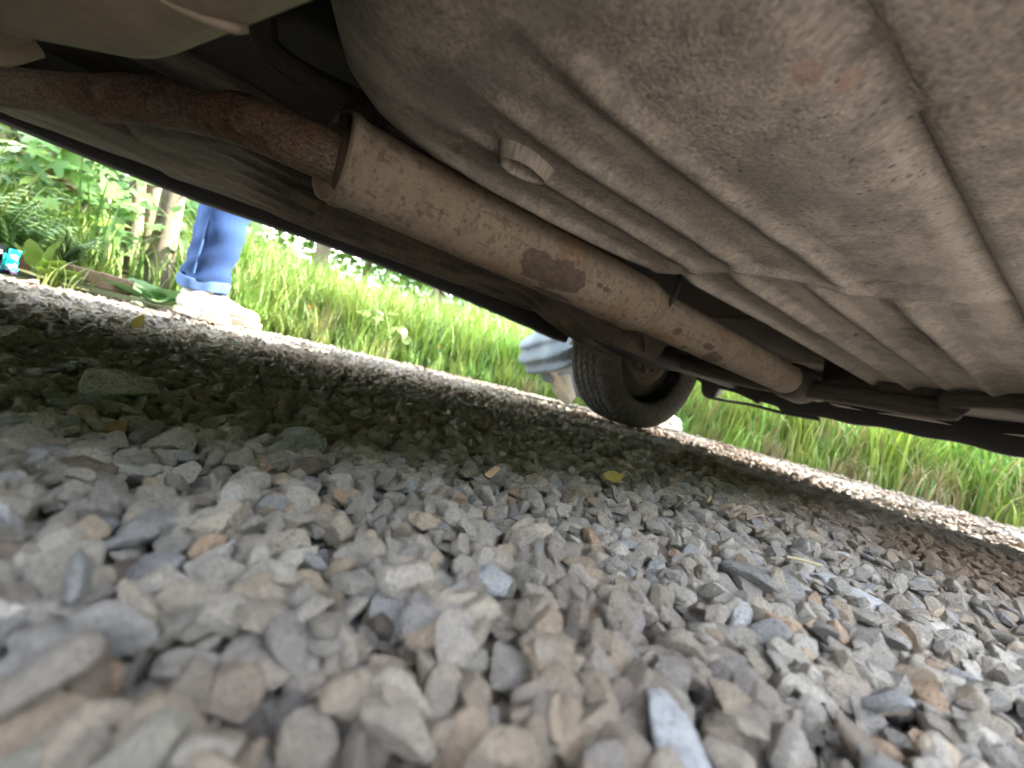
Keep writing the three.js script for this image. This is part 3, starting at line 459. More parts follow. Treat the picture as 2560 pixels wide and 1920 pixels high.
  // bumper: a skirt with a hanging lip bar, gaps between them let the grass through
  const by = [[-1.13, 0.29], [-1.055, 0.25], [-1.04, 0.208], [-0.985, 0.204], [-0.975, 0.247], [-0.83, 0.222], [-0.81, 0.212], [-0.80, 0.222], [-0.735, 0.208], [-0.72, 0.198], [-0.55, 0.203], [-0.38, 0.207], [-0.183, 0.20], [0.0, 0.205], [0.3, 0.22]];
  const skirt = grid(400, 24, (u, v) => { const z = lerp(-1.235, 0.08, u), e = 0.5 * (1 - Math.pow(Math.max(0, 1 - Math.abs((z + 0.577) / 0.665) ** 6), 0.5)) * 0.3, k = v * 5, i = Math.min(4, Math.floor(k)), t = k - i, q = [[0.10, 0.09], [0.085, 0.0], [0.1, -0.002], [0.135, 0.02], [0.17, 0.14], [0.155, 0.34]]; return [1.51 + lerp(q[i][0], q[i + 1][0], t) - e, interp(by, z) + lerp(q[i][1], q[i + 1][1], t) + 0.003 * Math.sin(z * 40) * (v < 0.5 ? 1 : 0), z, z, v]; });
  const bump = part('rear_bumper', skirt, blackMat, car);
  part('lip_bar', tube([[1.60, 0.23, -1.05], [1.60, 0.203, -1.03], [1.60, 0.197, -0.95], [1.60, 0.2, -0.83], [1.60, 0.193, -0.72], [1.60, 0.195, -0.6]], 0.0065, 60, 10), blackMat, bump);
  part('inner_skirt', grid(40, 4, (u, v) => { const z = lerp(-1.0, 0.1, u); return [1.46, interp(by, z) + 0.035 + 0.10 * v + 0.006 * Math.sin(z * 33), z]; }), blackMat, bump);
}
// ---- body shell above
{
  const s = new THREE.Shape(); s.moveTo(-1.95, 0.36); s.lineTo(-1.58, 0.36); s.absarc(-1.25, 0.30, 0.335, Math.PI * 0.95, Math.PI * 0.05, true); s.lineTo(-0.9, 0.385); s.lineTo(0.86, 0.385); s.absarc(1.21, 0.30, 0.335, Math.PI * 0.93, Math.PI * 0.05, true); s.lineTo(1.66, 0.36);
  s.quadraticCurveTo(1.7, 0.6, 1.66, 0.85); s.lineTo(1.58, 0.95); s.quadraticCurveTo(1.45, 1.3, 1.2, 1.42); s.quadraticCurveTo(0.5, 1.5, -0.15, 1.42); s.lineTo(-0.85, 0.98); s.quadraticCurveTo(-1.5, 0.92, -1.95, 0.72); s.quadraticCurveTo(-2.02, 0.55, -1.95, 0.36);
  const g = new THREE.ExtrudeGeometry(s, { depth: 1.28, bevelEnabled: true, bevelThickness: 0.05, bevelSize: 0.045, bevelOffset: -0.045, bevelSegments: 5, curveSegments: 24 }); g.translate(0, 0, -1.20);
  const body = part('body', g, paintMat, car);
  for (const z of [-1.254, 0.133]) for (const [a, b] of [[-0.55, 0.30], [0.36, 1.15]]) {
    const f = new THREE.Shape(); f.moveTo(a, 0.98); f.lineTo(b, 0.98); f.lineTo(b - (b > 1 ? 0.15 : 0), 1.35); f.lineTo(a < 0 ? a + 0.5 : a, 1.35); f.closePath();
    const q = new THREE.ExtrudeGeometry(f, { depth: 0.006, bevelEnabled: false }); q.translate(0, 0, z - 0.003); part('window', q, glassMat, body);
  }
  part('door_handle', box(0.05, 0.2, 0.86, 0.885, -1.275, -1.25, 0.008), blackMat, body); part('door_handle', box(0.05, 0.2, 0.86, 0.885, 0.128, 0.155, 0.008), blackMat, body);
  for (const z of [-1.15, -0.08]) { part('tail_light', box(1.66, 1.69, 0.7, 0.85, z, z + 0.19, 0.012), std({ color: rgb(0.25, 0.01, 0.01), roughness: 0.3 }), body); part('headlight', box(-2.0, -1.96, 0.6, 0.72, z, z + 0.19, 0.012), std({ color: rgb(0.7, 0.7, 0.7), roughness: 0.1 }), body); }
}

// ------------------------------------------------------------------ people
function denim(c0, c1, seed) {
  const m = tex(512, 512, (u, v) => { const a = fbm(u * 6 + seed, v * 4, 0, 5), tw = 0.5 + 0.5 * Math.sin((u + v) * 2 * Math.PI * 150), f = noise(u * 250, v * 250, 3), fade = smooth(0.45, 0.7, fbm(u * 3 + seed, v * 1.5, 4, 4)); return mixc(mixc(c0, c1, clamp(a * 1.5 - 0.25)), c1.map((q) => q * 1.4), fade * 0.7).map((q) => q * (0.8 + 0.2 * tw + 0.15 * f)); });
  m.repeat.set(2, 2); return std({ map: m, roughness: 0.95 });
}
function shoe(parent, pos, yaw, pitch, mats, len = 0.285) {           // toe along local +x, sole on y = 0, ankle near x = 0.07
  const out = (t) => interp([[0, 0.0], [0.02, 0.024], [0.1, 0.036], [0.3, 0.035], [0.5, 0.037], [0.72, 0.05], [0.86, 0.046], [0.95, 0.03], [1, 0.0]], t);
  const s = new THREE.Shape(); for (let i = 0; i <= 40; i++) { const t = i / 40; i ? s.lineTo(t * len, out(t)) : s.moveTo(0, 0); } for (let i = 39; i > 0; i--) { const t = i / 40; s.lineTo(t * len, -out(t) * 0.92); }
  const sole = new THREE.ExtrudeGeometry(s, { depth: 0.018, bevelEnabled: true, bevelSize: 0.004, bevelThickness: 0.004, bevelSegments: 3 }); sole.rotateX(-Math.PI / 2); sole.translate(0, 0.004, 0);
  const up = (p) => {
    let d = capsule(p, V3(0.055, 0.05, 0), V3(0.14, 0.045, 0), 0.037, 0.038); d = smin(d, capsule(p, V3(0.14, 0.045, 0), V3(0.235, 0.034, 0), 0.038, 0.038), 0.03); d = smin(d, capsule(p, V3(0.06, 0.06, 0), V3(0.07, 0.10, 0), 0.036, 0.037), 0.03);
    d = smin(d, capsule(p, V3(0.10, 0.075, 0), V3(0.16, 0.055, 0), 0.03, 0.022), 0.03); d = Math.max(d, 0.015 - p.y); d = Math.max(d, p.y - 0.108 - 0.1 * Math.max(0, p.x - 0.05)); return Math.max(d, -capsule(p, V3(0.068, 0.09, 0), V3(0.072, 0.2, 0), 0.028, 0.03));
  };
  const upper = march(up, V3(-0.01, 0, -0.06), V3(0.30, 0.14, 0.06), 0.005);
  const laces = []; for (let i = 0; i < 5; i++) { const x = 0.112 + i * 0.017, y = 0.104 - i * 0.0075; laces.push(tube([[x, y - 0.014, -0.026], [x + 0.002, y + 0.001, -0.012], [x + 0.003, y + 0.003, 0], [x + 0.002, y + 0.001, 0.012], [x, y - 0.014, 0.026]], 0.0032, 12, 6)); }
  const tongue = grid(8, 10, (u, v) => [0.098 + 0.03 * v, 0.128 - 0.02 * v + 0.004 * Math.cos((u - 0.5) * 3), (u - 0.5) * 0.045]);
  const M = new THREE.Matrix4().makeRotationY(yaw).multiply(new THREE.Matrix4().makeRotationZ(pitch)); M.setPosition(...pos);
  for (const g of [sole, upper, tongue, ...laces]) g.applyMatrix4(M);
  const sh = part('shoe', upper, mats.upper, parent); part('sole', sole, mats.sole, sh); part('laces', merge(laces), mats.upper, sh); part('tongue', tongue, mats.upper, sh);
}
const skinMat = std({ color: rgb(0.52, 0.33, 0.24), roughness: 0.6 }), hairMat = std({ color: rgb(0.06, 0.04, 0.025), roughness: 0.8 });
const whiteShoe = { upper: std({ color: rgb(0.5, 0.46, 0.4), roughness: 0.75 }), sole: std({ color: rgb(0.52, 0.46, 0.37), roughness: 0.8 }) };
function upperBody(t, J, shirtMat) {                                  // one continuous body, then shirt and hair
  const arm = (p) => { let d = 9; for (const s of ['l', 'r']) { d = smin(d, capsule(p, J[s + 'Sh'], J[s + 'El'], 0.047, 0.038), 0.02); d = smin(d, capsule(p, J[s + 'El'], J[s + 'Wr'], 0.037, 0.026), 0.02); } return d; };
  const torso = (p) => { let d = capsule(p, J.pelvis, J.belly, 0.10, 0.11); d = smin(d, capsule(p, J.belly, J.chest, 0.12, 0.14), 0.06); d = smin(d, capsule(p, J.lSh, J.rSh, 0.06, 0.06), 0.08); return smin(d, capsule(p, J.chest, J.neck, 0.09, 0.05), 0.06); };
  const headF = J.face, up = V3(0, 1, 0), side = up.clone().cross(headF).normalize(), loc = (f, y, s) => J.head.clone().addScaledVector(headF, f).addScaledVector(up, y).addScaledVector(side, s);
  const head = (p) => {
    let d = capsule(p, loc(-0.015, 0.035, 0), loc(0.01, 0.03, 0), 0.085, 0.08); d = smin(d, capsule(p, loc(0.03, -0.04, 0), loc(0.045, -0.075, 0), 0.055, 0.04), 0.05); d = smin(d, capsule(p, J.neck, loc(-0.02, -0.04, 0), 0.05, 0.05), 0.03);
    d = smin(d, capsule(p, loc(0.085, 0.02, 0), loc(0.107, -0.02, 0), 0.008, 0.014), 0.014); for (const s of [-1, 1]) { d = smin(d, capsule(p, loc(-0.01, 0.02, s * 0.08), loc(-0.015, -0.02, s * 0.078), 0.016, 0.010), 0.006); d = Math.max(d, -(capsule(p, loc(0.092, 0.012, s * 0.032), loc(0.092, 0.012, s * 0.03), 0.011, 0.011))); } d = smin(d, capsule(p, loc(0.088, -0.052, -0.02), loc(0.088, -0.052, 0.02), 0.008, 0.008), 0.008); return d;
  };
  const hand = (p) => {
    let d = 9; for (const s of ['l', 'r']) {
      const w = J[s + 'Wr'], dir = w.clone().sub(J[s + 'El']).normalize(), sd = V3(0, 0, 1).addScaledVector(dir, -dir.z).normalize(), pt = (a, b) => w.clone().addScaledVector(dir, a).addScaledVector(sd, b);
      d = smin(d, capsule(p, w, pt(0.08, 0), 0.024, 0.024), 0.015); [0.07, 0.08, 0.075, 0.06].forEach((l, i) => { const b = (i - 1.5) * 0.02; d = smin(d, capsule(p, pt(0.085, b), pt(0.085 + l, b * 1.2).add(V3(0.012, 0, 0)), 0.0092, 0.0075), 0.006); }); d = smin(d, capsule(p, pt(0.025, 0.02), pt(0.075, 0.055), 0.011, 0.009), 0.01);
    } return d;
  };
  const legs = (p) => { let d = 9; for (const s of ['l', 'r']) { d = smin(d, capsule(p, J[s + 'Hip'], J[s + 'Kn'], 0.08, 0.05), 0.03); d = smin(d, capsule(p, J[s + 'Kn'], J[s + 'An'], 0.05, 0.034), 0.02); } return d; };
  const lo = V3(1e3, 1e3, 1e3), hi = V3(-1e3, -1e3, -1e3); for (const k in J) if (k !== 'face') { lo.min(J[k]); hi.max(J[k]); } lo.subScalar(0.2); hi.addScalar(0.2);
  const body = part('body', march((p) => smin(smin(smin(torso(p), arm(p), 0.03), smin(head(p), hand(p), 0.02), 0.01), legs(p), 0.04), lo, hi, 0.0125), skinMat, t);
  const sl = lo.clone(), shh = hi.clone(); sl.y = J.pelvis.y - 0.12;
  part('shirt', march((p) => { const d = Math.min(smin(torso(p), arm(p), 0.04) - 0.018 - 0.006 * (noise(p.x * 14, p.y * 10, p.z * 14) - 0.5), 9); return Math.max(d, p.y - J.neck.y + 0.02, -(p.y - J.pelvis.y + (J.pelvis.y > 0.6 ? 0.09 : 0.03)), -(Math.min(p.distanceTo(J.lWr), p.distanceTo(J.rWr)) - 0.06)); }, sl, shh, 0.016), shirtMat, t);
  part('hair', march((p) => Math.max(capsule(p, loc(-0.02, 0.04, 0), loc(0.005, 0.04, 0), 0.096, 0.09), (p.clone().sub(J.head).dot(headF) - 0.05 + (J.head.y - p.y) * 0.9)), J.head.clone().subScalar(0.16), J.head.clone().addScalar(0.16), 0.007), hairMat, t);
}
// standing person: one leg near, the other a step behind it
{
  const t = thing('person', 'standing person in bright blue turned-up jeans and white sneakers at the gravel edge', 'person', [-0.2, 0, -2.0]);
  const J = { lHip: V3(-0.290, 0.9, -2.09), lKn: V3(-0.325, 0.50, -2.17), lAn: V3(-0.355, 0.1, -2.15), rHip: V3(-0.240, 0.9, -1.93), rKn: V3(-0.285, 0.50, -1.95), rAn: V3(-0.310, 0.1, -1.96), pelvis: V3(-0.19, 0.95, -2.0), belly: V3(-0.19, 1.12, -2.0), chest: V3(-0.18, 1.32, -2.0), neck: V3(-0.16, 1.5, -2.0), head: V3(-0.13, 1.61, -2.0), lSh: V3(-0.17, 1.41, -2.19), rSh: V3(-0.17, 1.41, -1.81), lEl: V3(-0.19, 1.13, -2.25), rEl: V3(-0.19, 1.13, -1.75), lWr: V3(-0.12, 0.89, -2.25), rWr: V3(-0.12, 0.89, -1.76), face: V3(1, 0, 0.1).normalize() };
  upperBody(t, J, std({ color: rgb(0.35, 0.36, 0.38), roughness: 0.95 }));
  const blue = denim([0.006, 0.022, 0.08], [0.020, 0.062, 0.175], 3);
  const leg = (p, h, k, a) => { let d = smin(capsule(p, h, k, 0.10, 0.08), capsule(p, k, a, 0.08, 0.070), 0.05); const y = p.y - 0.12; d -= 0.008 * Math.sin(y * 70 + 3 * Math.sin(p.x * 16 + p.z * 9)) * Math.exp(-Math.max(0, y) * 7) + 0.008 * (noise(p.x * 13, p.y * 9, p.z * 13) - 0.5) + 0.006 * Math.sin(p.y * 22 + p.x * 30 + p.z * 12) * smooth(0.2, 0.35, p.y) * (1 - smooth(0.5, 0.7, p.y)); return d; };
  const jeans = part('jeans', march((p) => { let d = smin(leg(p, J.rHip, J.rKn, J.rAn), leg(p, J.lHip, J.lKn, J.lAn), 0.02); d = smin(d, capsule(p, J.rHip, J.lHip, 0.12, 0.12), 0.06); return Math.max(d, p.y - 1.0, 0.135 - p.y); }, V3(-0.46, 0.1, -2.28), V3(0.08, 1.02, -1.75), 0.0085), blue, t); jeans.userData.label = 'bright blue denim jeans';
  const cuffMat = denim([0.035, 0.075, 0.17], [0.065, 0.12, 0.24], 8);
  for (const [a, k] of [[J.rAn, 1], [J.lAn, 2]]) part('cuff', grid(60, 20, (u, v) => { const q = u * 2 * Math.PI, w = [[0.074, 0.150], [0.079, 0.146], [0.080, 0.13], [0.079, 0.11], [0.076, 0.105], [0.071, 0.108], [0.068, 0.14]], i = Math.min(5, Math.floor(v * 6)), f = v * 6 - i, r = lerp(w[i][0], w[i + 1][0], f) * (1 + 0.05 * Math.sin(3 * q + k) + 0.03 * Math.sin(7 * q)), y = lerp(w[i][1], w[i + 1][1], f) + 0.008 * Math.sin(2 * q + k); return [a.x + r * Math.cos(q), y, a.z + r * Math.sin(q), u * 0.6, v * 0.1]; }), cuffMat, t);
  { const p = []; for (let i = 0; i <= 24; i++) { const y = 0.16 + i * 0.034, f = clamp((y - 0.1) / 0.4), c = y < 0.5 ? J.rAn.clone().lerp(J.rKn, f) : J.rKn.clone().lerp(J.rHip, (y - 0.5) / 0.4), r = y < 0.5 ? lerp(0.071, 0.081, f) : lerp(0.081, 0.10, (y - 0.5) / 0.4); p.push([c.x - 0.42 * r, y, c.z + 0.90 * r]); } part('seam', tube(p, 0.0035, 60, 6), denim([0.03, 0.075, 0.19], [0.06, 0.13, 0.27], 2), jeans); }
  shoe(t, [-0.37, 0, -2.0], -0.95, 0, whiteShoe); shoe(t, [-0.37, 0, -2.15], -0.35, 0, whiteShoe);
}
// kneeling person behind the rear wheel, sitting on one raised heel
{
  const t = thing('person', 'kneeling person in pale blue jeans half hidden behind the rear wheel', 'person', [1.3, 0, -1.5]);
  const J = { lHip: V3(1.06, 0.215, -1.58), lKn: V3(1.56, 0.10, -1.62), lAn: V3(1.16, 0.125, -1.57), rHip: V3(1.09, 0.235, -1.45), rKn: V3(1.58, 0.50, -1.42), rAn: V3(1.83, 0.11, -1.40), pelvis: V3(1.13, 0.37, -1.52), belly: V3(1.17, 0.48, -1.52), chest: V3(1.26, 0.68, -1.51), neck: V3(1.33, 0.84, -1.50), head: V3(1.37, 0.95, -1.49), lSh: V3(1.30, 0.76, -1.69), rSh: V3(1.28, 0.76, -1.32), lEl: V3(1.42, 0.55, -1.68), rEl: V3(1.40, 0.54, -1.36), lWr: V3(1.60, 0.56, -1.55), rWr: V3(1.62, 0.58, -1.42), face: V3(0.9, -0.1, 0.45).normalize() };
  upperBody(t, J, std({ color: rgb(0.33, 0.33, 0.34), roughness: 0.95 }));
  const pale = denim([0.15, 0.195, 0.24], [0.26, 0.305, 0.34], 5);
  part('jeans', march((p) => { let d = 9; for (const s of ['l', 'r']) { d = smin(d, capsule(p, J[s + 'Hip'], J[s + 'Kn'], 0.088, 0.08), 0.03); d = smin(d, capsule(p, J[s + 'Kn'], J[s + 'An'], 0.058, 0.045), 0.02); } d = smin(d, capsule(p, J.lHip, J.rHip, 0.088, 0.088), 0.03); d = smin(d, capsule(p, J.lHip, J.pelvis, 0.09, 0.10), 0.04); d -= 0.010 * Math.sin(p.x * 55 - p.y * 70 + p.z * 10) * smooth(1.45, 1.05, p.x) + 0.008 * (noise(p.x * 14, p.y * 14, p.z * 14) - 0.5); return Math.max(d, p.y - 0.62, (p.x < 1.4 ? 1 : -1) * 0 + (p.distanceTo(J.rAn) < 0.13 ? 0.15 - p.y : -1)); }, V3(0.9, 0.0, -1.8), V3(1.95, 0.66, -1.25), 0.011), pale, t).userData.label = 'pale blue denim jeans';
  shoe(t, [1.075, 0.165, -1.535], 0.1, -0.66, whiteShoe, 0.27); shoe(t, [1.765, 0, -1.40], 0.1, 0, whiteShoe);
}

// ------------------------------------------------------------------ plants
const leafy = (r, g, b, o = {}) => new THREE.MeshPhysicalMaterial({ color: rgb(r, g, b), roughness: 0.7, transmission: 0.45, thickness: 0, side: THREE.DoubleSide, ...o });
const GREEN = [leafy(0.10, 0.24, 0.035), leafy(0.145, 0.30, 0.035), leafy(0.075, 0.185, 0.035), leafy(0.22, 0.34, 0.04), leafy(0.17, 0.29, 0.10), leafy(0.34, 0.30, 0.10)];
const barkMat = std({ map: tex(256, 512, (u, v) => { const a = fbm(u * 14, v * 5, 0, 5); return mixc([0.12, 0.095, 0.065], [0.31, 0.26, 0.19], clamp(a * 1.4 - 0.2)); }), bumpMap: tex(256, 512, (u, v) => fbm(u * 30, v * 8, 2, 4), false), bumpScale: 0.006, roughness: 1 });
function leafGeo(outline, L, bend = 0.12, fold = 0.1) {               // outline(t) -> half width; leaf along +z, veins folded
  return grid(4, 10, (u, v) => { const s = u * 2 - 1, w = outline(v) * s * L, z = v * L; return [w, -bend * L * v * v + fold * Math.abs(w) + 0.02 * L * Math.sin(v * 14) * Math.abs(s), z]; });
}
const ovate = leafGeo((t) => 0.34 * Math.pow(Math.sin(Math.PI * Math.pow(t, 0.7)), 0.8), 1), spear = leafGeo((t) => 0.09 * Math.sin(Math.PI * Math.pow(t, 0.6)), 1, 0.2);
function lobed(seed) {                                                // five-lobed leaf with toothed lobes, flat in x-z, stalk end at the origin
  const r = rng(seed), s = new THREE.Shape(), pts = [[0, 0]]; const lobes = [[-2.25, 0.55], [-1.15, 0.82], [0, 1], [1.15, 0.82], [2.25, 0.55]];
  lobes.forEach(([a, l], i) => { const dir = (q, k) => [Math.sin(q) * k, 0.32 + Math.cos(q) * k * 0.68]; pts.push(dir(a - 0.34, l * 0.55), dir(a - 0.2, l * 0.62), dir(a - 0.17, l * 0.80), dir(a - 0.06, l * 0.84), dir(a, l * (0.98 + 0.05 * r())), dir(a + 0.06, l * 0.84), dir(a + 0.17, l * 0.8), dir(a + 0.2, l * 0.62), dir(a + 0.34, l * 0.55)); if (i < 4) pts.push(dir(a + 0.55, 0.30)); });
  pts.forEach((p, i) => { const q = [p[0] * 0.62, p[1]]; i ? s.lineTo(...q) : s.moveTo(...q); }); const g = new THREE.ShapeGeometry(s), p = g.attributes.position;
  for (let i = 0; i < p.count; i++) { const x = p.getX(i), z = p.getY(i); p.setXYZ(i, x, 0.10 * Math.abs(x) - 0.18 * z * z + 0.03 * Math.sin(9 * x + 4 * z), z); } g.computeVertexNormals(); return g;
}
const lobes = [lobed(1), lobed(2), lobed(3)];
function blades(n, h, spread, seed, w = 0.0045) {
  const r = rng(seed), list = [];
  for (let i = 0; i < n; i++) {
    const a = r() * 6.283, lean = (0.08 + 0.55 * r() * r()), L = h * (0.55 + 0.55 * r()), ox = (r() - 0.5) * spread, oz = (r() - 0.5) * spread, ww = w * (0.6 + 0.8 * r()), ca = Math.cos(a), sa = Math.sin(a), curl = 0.25 + 0.9 * r() * r();
    list.push(grid(1, 6, (u, v) => { const b = lean * v + curl * v * v * 0.5, y = L * v * (1 - 0.28 * curl * v), x = L * b * v * 0.9, k = (u - 0.5) * ww * (1 - Math.pow(v, 2.2)) * 2; return [ox + ca * x - sa * k, y, oz + sa * x + ca * k]; }));
  }
  return merge(list);
}
function scatter(name, label, category, geos, mats, places, tints) {
  places.forEach((list, k) => {
    const im = new THREE.InstancedMesh(geos[k], mats[k], list.length), M = new THREE.Matrix4(); im.name = numbered(name); im.userData = { kind: 'stuff', label: label[k] ?? label, category };
    list.forEach((p, i) => { M.compose(V3(p[0], p[1], p[2]), new THREE.Quaternion().setFromEuler(new THREE.Euler(p[5] || 0, p[3], p[6] || 0)), V3(p[4], p[4] * (p[7] || 1), p[4])); im.setMatrixAt(i, M); const c = tints(k, i); im.setColorAt(i, c); }); im.castShadow = im.receiveShadow = true; scene.add(im);
  });
}
// meadow grass
{
  const r = rng(5), geos = [blades(24, 0.36, 0.13, 1), blades(20, 0.46, 0.15, 2, 0.005), blades(28, 0.20, 0.14, 3, 0.004)], mats = [leafy(1, 1, 1), leafy(1, 1, 1), leafy(1, 1, 1)], places = [[], [], []], tint = [[], [], []];
  for (let i = 0; i < 26000; i++) {
    const far = r() < 0.28, x = far ? lerp(-7, 12, r()) : lerp(-2.6, 5.2, r()), z = far ? lerp(-12, 1.5, r()) : lerp(-4.4, 0.6, r()), gd = gravelDepth(x, z);
    if (gd > 0.01 - 0.10 * r() || gd < -9) continue;
    if (Math.hypot(x + 0.27, z + 2.06) < 0.2) continue;
    if (x < -0.40 && x > -1.7 && z > -3.3 && r() < (x > -0.95 ? 0.95 : 0.7)) continue;                // the shrub shades the soil on the left
    const edge = smooth(-0.32, 0.0, gd), k = r() < edge * 0.85 ? 2 : r() < 0.55 ? 0 : 1;
    const right = smooth(0.2, 2.2, x), s = (0.75 + 0.5 * r()) * lerp(0.95, 1.1, right) * (1 - 0.35 * edge);
    places[k].push([x, bank(x, z) - 0.015, z, r() * 6.283, s, (r() - 0.5) * 0.25, (r() - 0.5) * 0.25]);
    const straw = r() < 0.03 + 0.4 * edge * smooth(1.9, 2.3, x), q = r(); tint[k].push(straw ? rgb(0.30, 0.26, 0.12) : rgb(lerp(0.17, 0.27, q), lerp(0.30, 0.37, r()), lerp(0.04, 0.07, r())));
  }
  scatter('meadow_grass', ['tall green meadow grass beyond the gravel', 'longest arching meadow grass behind the gravel edge', 'short grass and straw along the gravel edge'], 'grass', geos, mats, places, (k, i) => tint[k][i]);
}
// thin trees at the left: trunk, two limbs, loose crown
function tree(name, label, x, z, h, r0, lean, mat, seed, group, crownLeaves = 260, leafSize = 0.09, crownR = 0.7, thick = 1, low = 0.62) {
  const t = thing(name, label, 'tree', [x, bank(x, z), z], group), r = rng(seed), y0 = bank(x, z), top = V3(x + lean[0] * h, y0 + h, z + lean[1] * h);
  const path = (k) => [V3(lerp(x, top.x, k) + 0.03 * Math.sin(k * 6 + seed), y0 - 0.03 + (h + 0.03) * k, lerp(z, top.z, k) + 0.02 * Math.cos(k * 5 + seed)), r0 * (1.25 - 0.85 * k + 0.5 * Math.exp(-k * h * 9))];
  const trunk = sweepUp(path, 40, 16); const tr = part('trunk', trunk, barkMat, t);
  for (let i = 0; i < 4; i++) { const k = 0.5 + 0.12 * i, [c] = path(k), a = r() * 6.283, l = crownR * (0.6 + 0.4 * r()); part('limb', tube([[c.x, c.y, c.z], [c.x + Math.cos(a) * l * 0.4, c.y + l * 0.35, c.z + Math.sin(a) * l * 0.4], [c.x + Math.cos(a) * l, c.y + l * 0.6, c.z + Math.sin(a) * l]], r0 * 0.3, 12, 6), barkMat, tr); }
  const im = new THREE.InstancedMesh(lobes[seed % 3], mat, crownLeaves), M = new THREE.Matrix4(), clumps = []; for (let i = 0; i < (low < 0.5 ? 44 : 18); i++) { const a = r() * 6.283, q = Math.sqrt(r()) * crownR; clumps.push(V3(top.x - x + Math.cos(a) * q, h * lerp(low, 1.12, r()), top.z - z + Math.sin(a) * q)); }
  for (let i = 0; i < crownLeaves; i++) { const c = clumps[Math.floor(r() * clumps.length)], k = crownR * 0.42; M.compose(V3(c.x + (r() + r() - 1) * k, c.y + (r() + r() - 1) * k * thick, c.z + (r() + r() - 1) * k), new THREE.Quaternion().setFromEuler(new THREE.Euler((r() - 0.5) * 1.6, r() * 6.283, (r() - 0.5) * 1.2)), V3(1, 1, 1).multiplyScalar(leafSize * (0.7 + 0.6 * r()))); im.setMatrixAt(i, M); }
  im.name = 'crown'; im.userData.kind = 'stuff'; im.castShadow = im.receiveShadow = true; t.add(im); return t;
}
function sweepUp(path, ns, np) { return grid(np, ns, (u, v) => { const [c, r] = path(v), a = u * 2 * Math.PI, k = r * (1 + 0.08 * Math.sin(3 * a + v * 7) + 0.05 * Math.sin(5 * a)); return [c.x + Math.cos(a) * k, c.y, c.z + Math.sin(a) * k, u * 0.3, v * 2]; }); }
const TG = 'young trees left of the person';
tree('young_tree', 'leftmost pale leaning trunk of the pair growing in a V', -0.80, -2.9, 3.6, 0.027, [-0.06, 0], GREEN[1], 21, undefined, 2600, 0.15, 1.5, 1.1, 0.72);
tree('young_tree', 'slim straight grey trunk beside the leaning one', -0.735, -2.95, 3.9, 0.026, [-0.03, 0], GREEN[0], 22, undefined, 2600, 0.15, 1.5, 1.1, 0.72);
tree('young_tree', 'thickest brown trunk between the slim trunks and the person', -0.60, -2.75, 4.2, 0.040, [-0.01, 0], GREEN[1], 23, undefined, 2600, 0.15, 1.5, 1.1, 0.72);
tree('young_tree', 'greyish trunk just left of the blue jeans', -0.50, -3.1, 3.7, 0.026, [0.0, 0], GREEN[2], 24, undefined, 2600, 0.15, 1.5, 1.1, 0.72);
tree('young_tree', 'thin sapling trunk hidden partly by the standing person', -0.42, -3.2, 3.4, 0.018, [0.02, 0], GREEN[3], 25, undefined, 1500, 0.15, 1.3, 1.1, 0.72);
{ const t = thing('dry_stalk', 'thin pale stalk leaning in front of the left trunks', 'stalk', [-0.79, bank(-0.79, -2.7), -2.7]); part('stem', tube([[-0.775, 0.10, -2.7], [-0.83, 0.35, -2.7], [-0.89, 0.62, -2.7], [-0.93, 0.95, -2.68]], 0.008, 30, 8), std({ color: rgb(0.42, 0.36, 0.26), roughness: 1 }), t); }

// shrub with large lobed leaves
{
  const t = thing('maple_shrub', 'leafy shrub with large lobed green leaves at the left edge', 'shrub', [-1.0, bank(-1.0, -2.65), -2.65]), r = rng(31), b = V3(-1.0, bank(-1.0, -2.65), -2.65);
  for (let i = 0; i < 7; i++) { const a = r() * 6.283, l = 0.5 + 0.3 * r(); part('stem', tube([[b.x + 0.05 * Math.cos(a), b.y, b.z + 0.05 * Math.sin(a)], [b.x + 0.3 * l * Math.cos(a), b.y + 0.5, b.z + 0.3 * l * Math.sin(a)], [b.x + l * Math.cos(a), b.y + 1.1, b.z + l * Math.sin(a)]], 0.010, 16, 6), barkMat, t); }
  const N = 290;
  for (let i = 0; i < N; i++) {
    const k = i / N, x = -1.0 + (r() + r() - 1) * 0.36, y = 0.24 + 0.66 * r(), z = -2.5 + (r() + r() - 1) * 0.32, g = part('leaf', lobes[i % 3], GREEN[[0, 1, 1, 2, 3][i % 5]], t, true), s = 0.075 + 0.075 * r();
    g.position.set(x - b.x, y - b.y, z - b.z); g.rotation.set(0.2 + r() * 0.9, r() * 6.283, (r() - 0.5) * 0.9); g.scale.setScalar(s);
  }
  const rest = new THREE.InstancedMesh(ovate, GREEN[2], 700), M = new THREE.Matrix4(); for (let i = 0; i < 700; i++) { M.compose(V3((r() + r() - 1) * 0.6, 0.05 + 1.3 * r(), -0.35 + (r() + r() - 1) * 0.5), new THREE.Quaternion().setFromEuler(new THREE.Euler(r() * 1.5, r() * 6.283, r() - 0.5)), V3(1, 1, 1).multiplyScalar(0.05 + 0.05 * r())); rest.setMatrixAt(i, M); } rest.name = 'foliage'; rest.userData.kind = 'stuff'; rest.castShadow = true; t.add(rest);
}
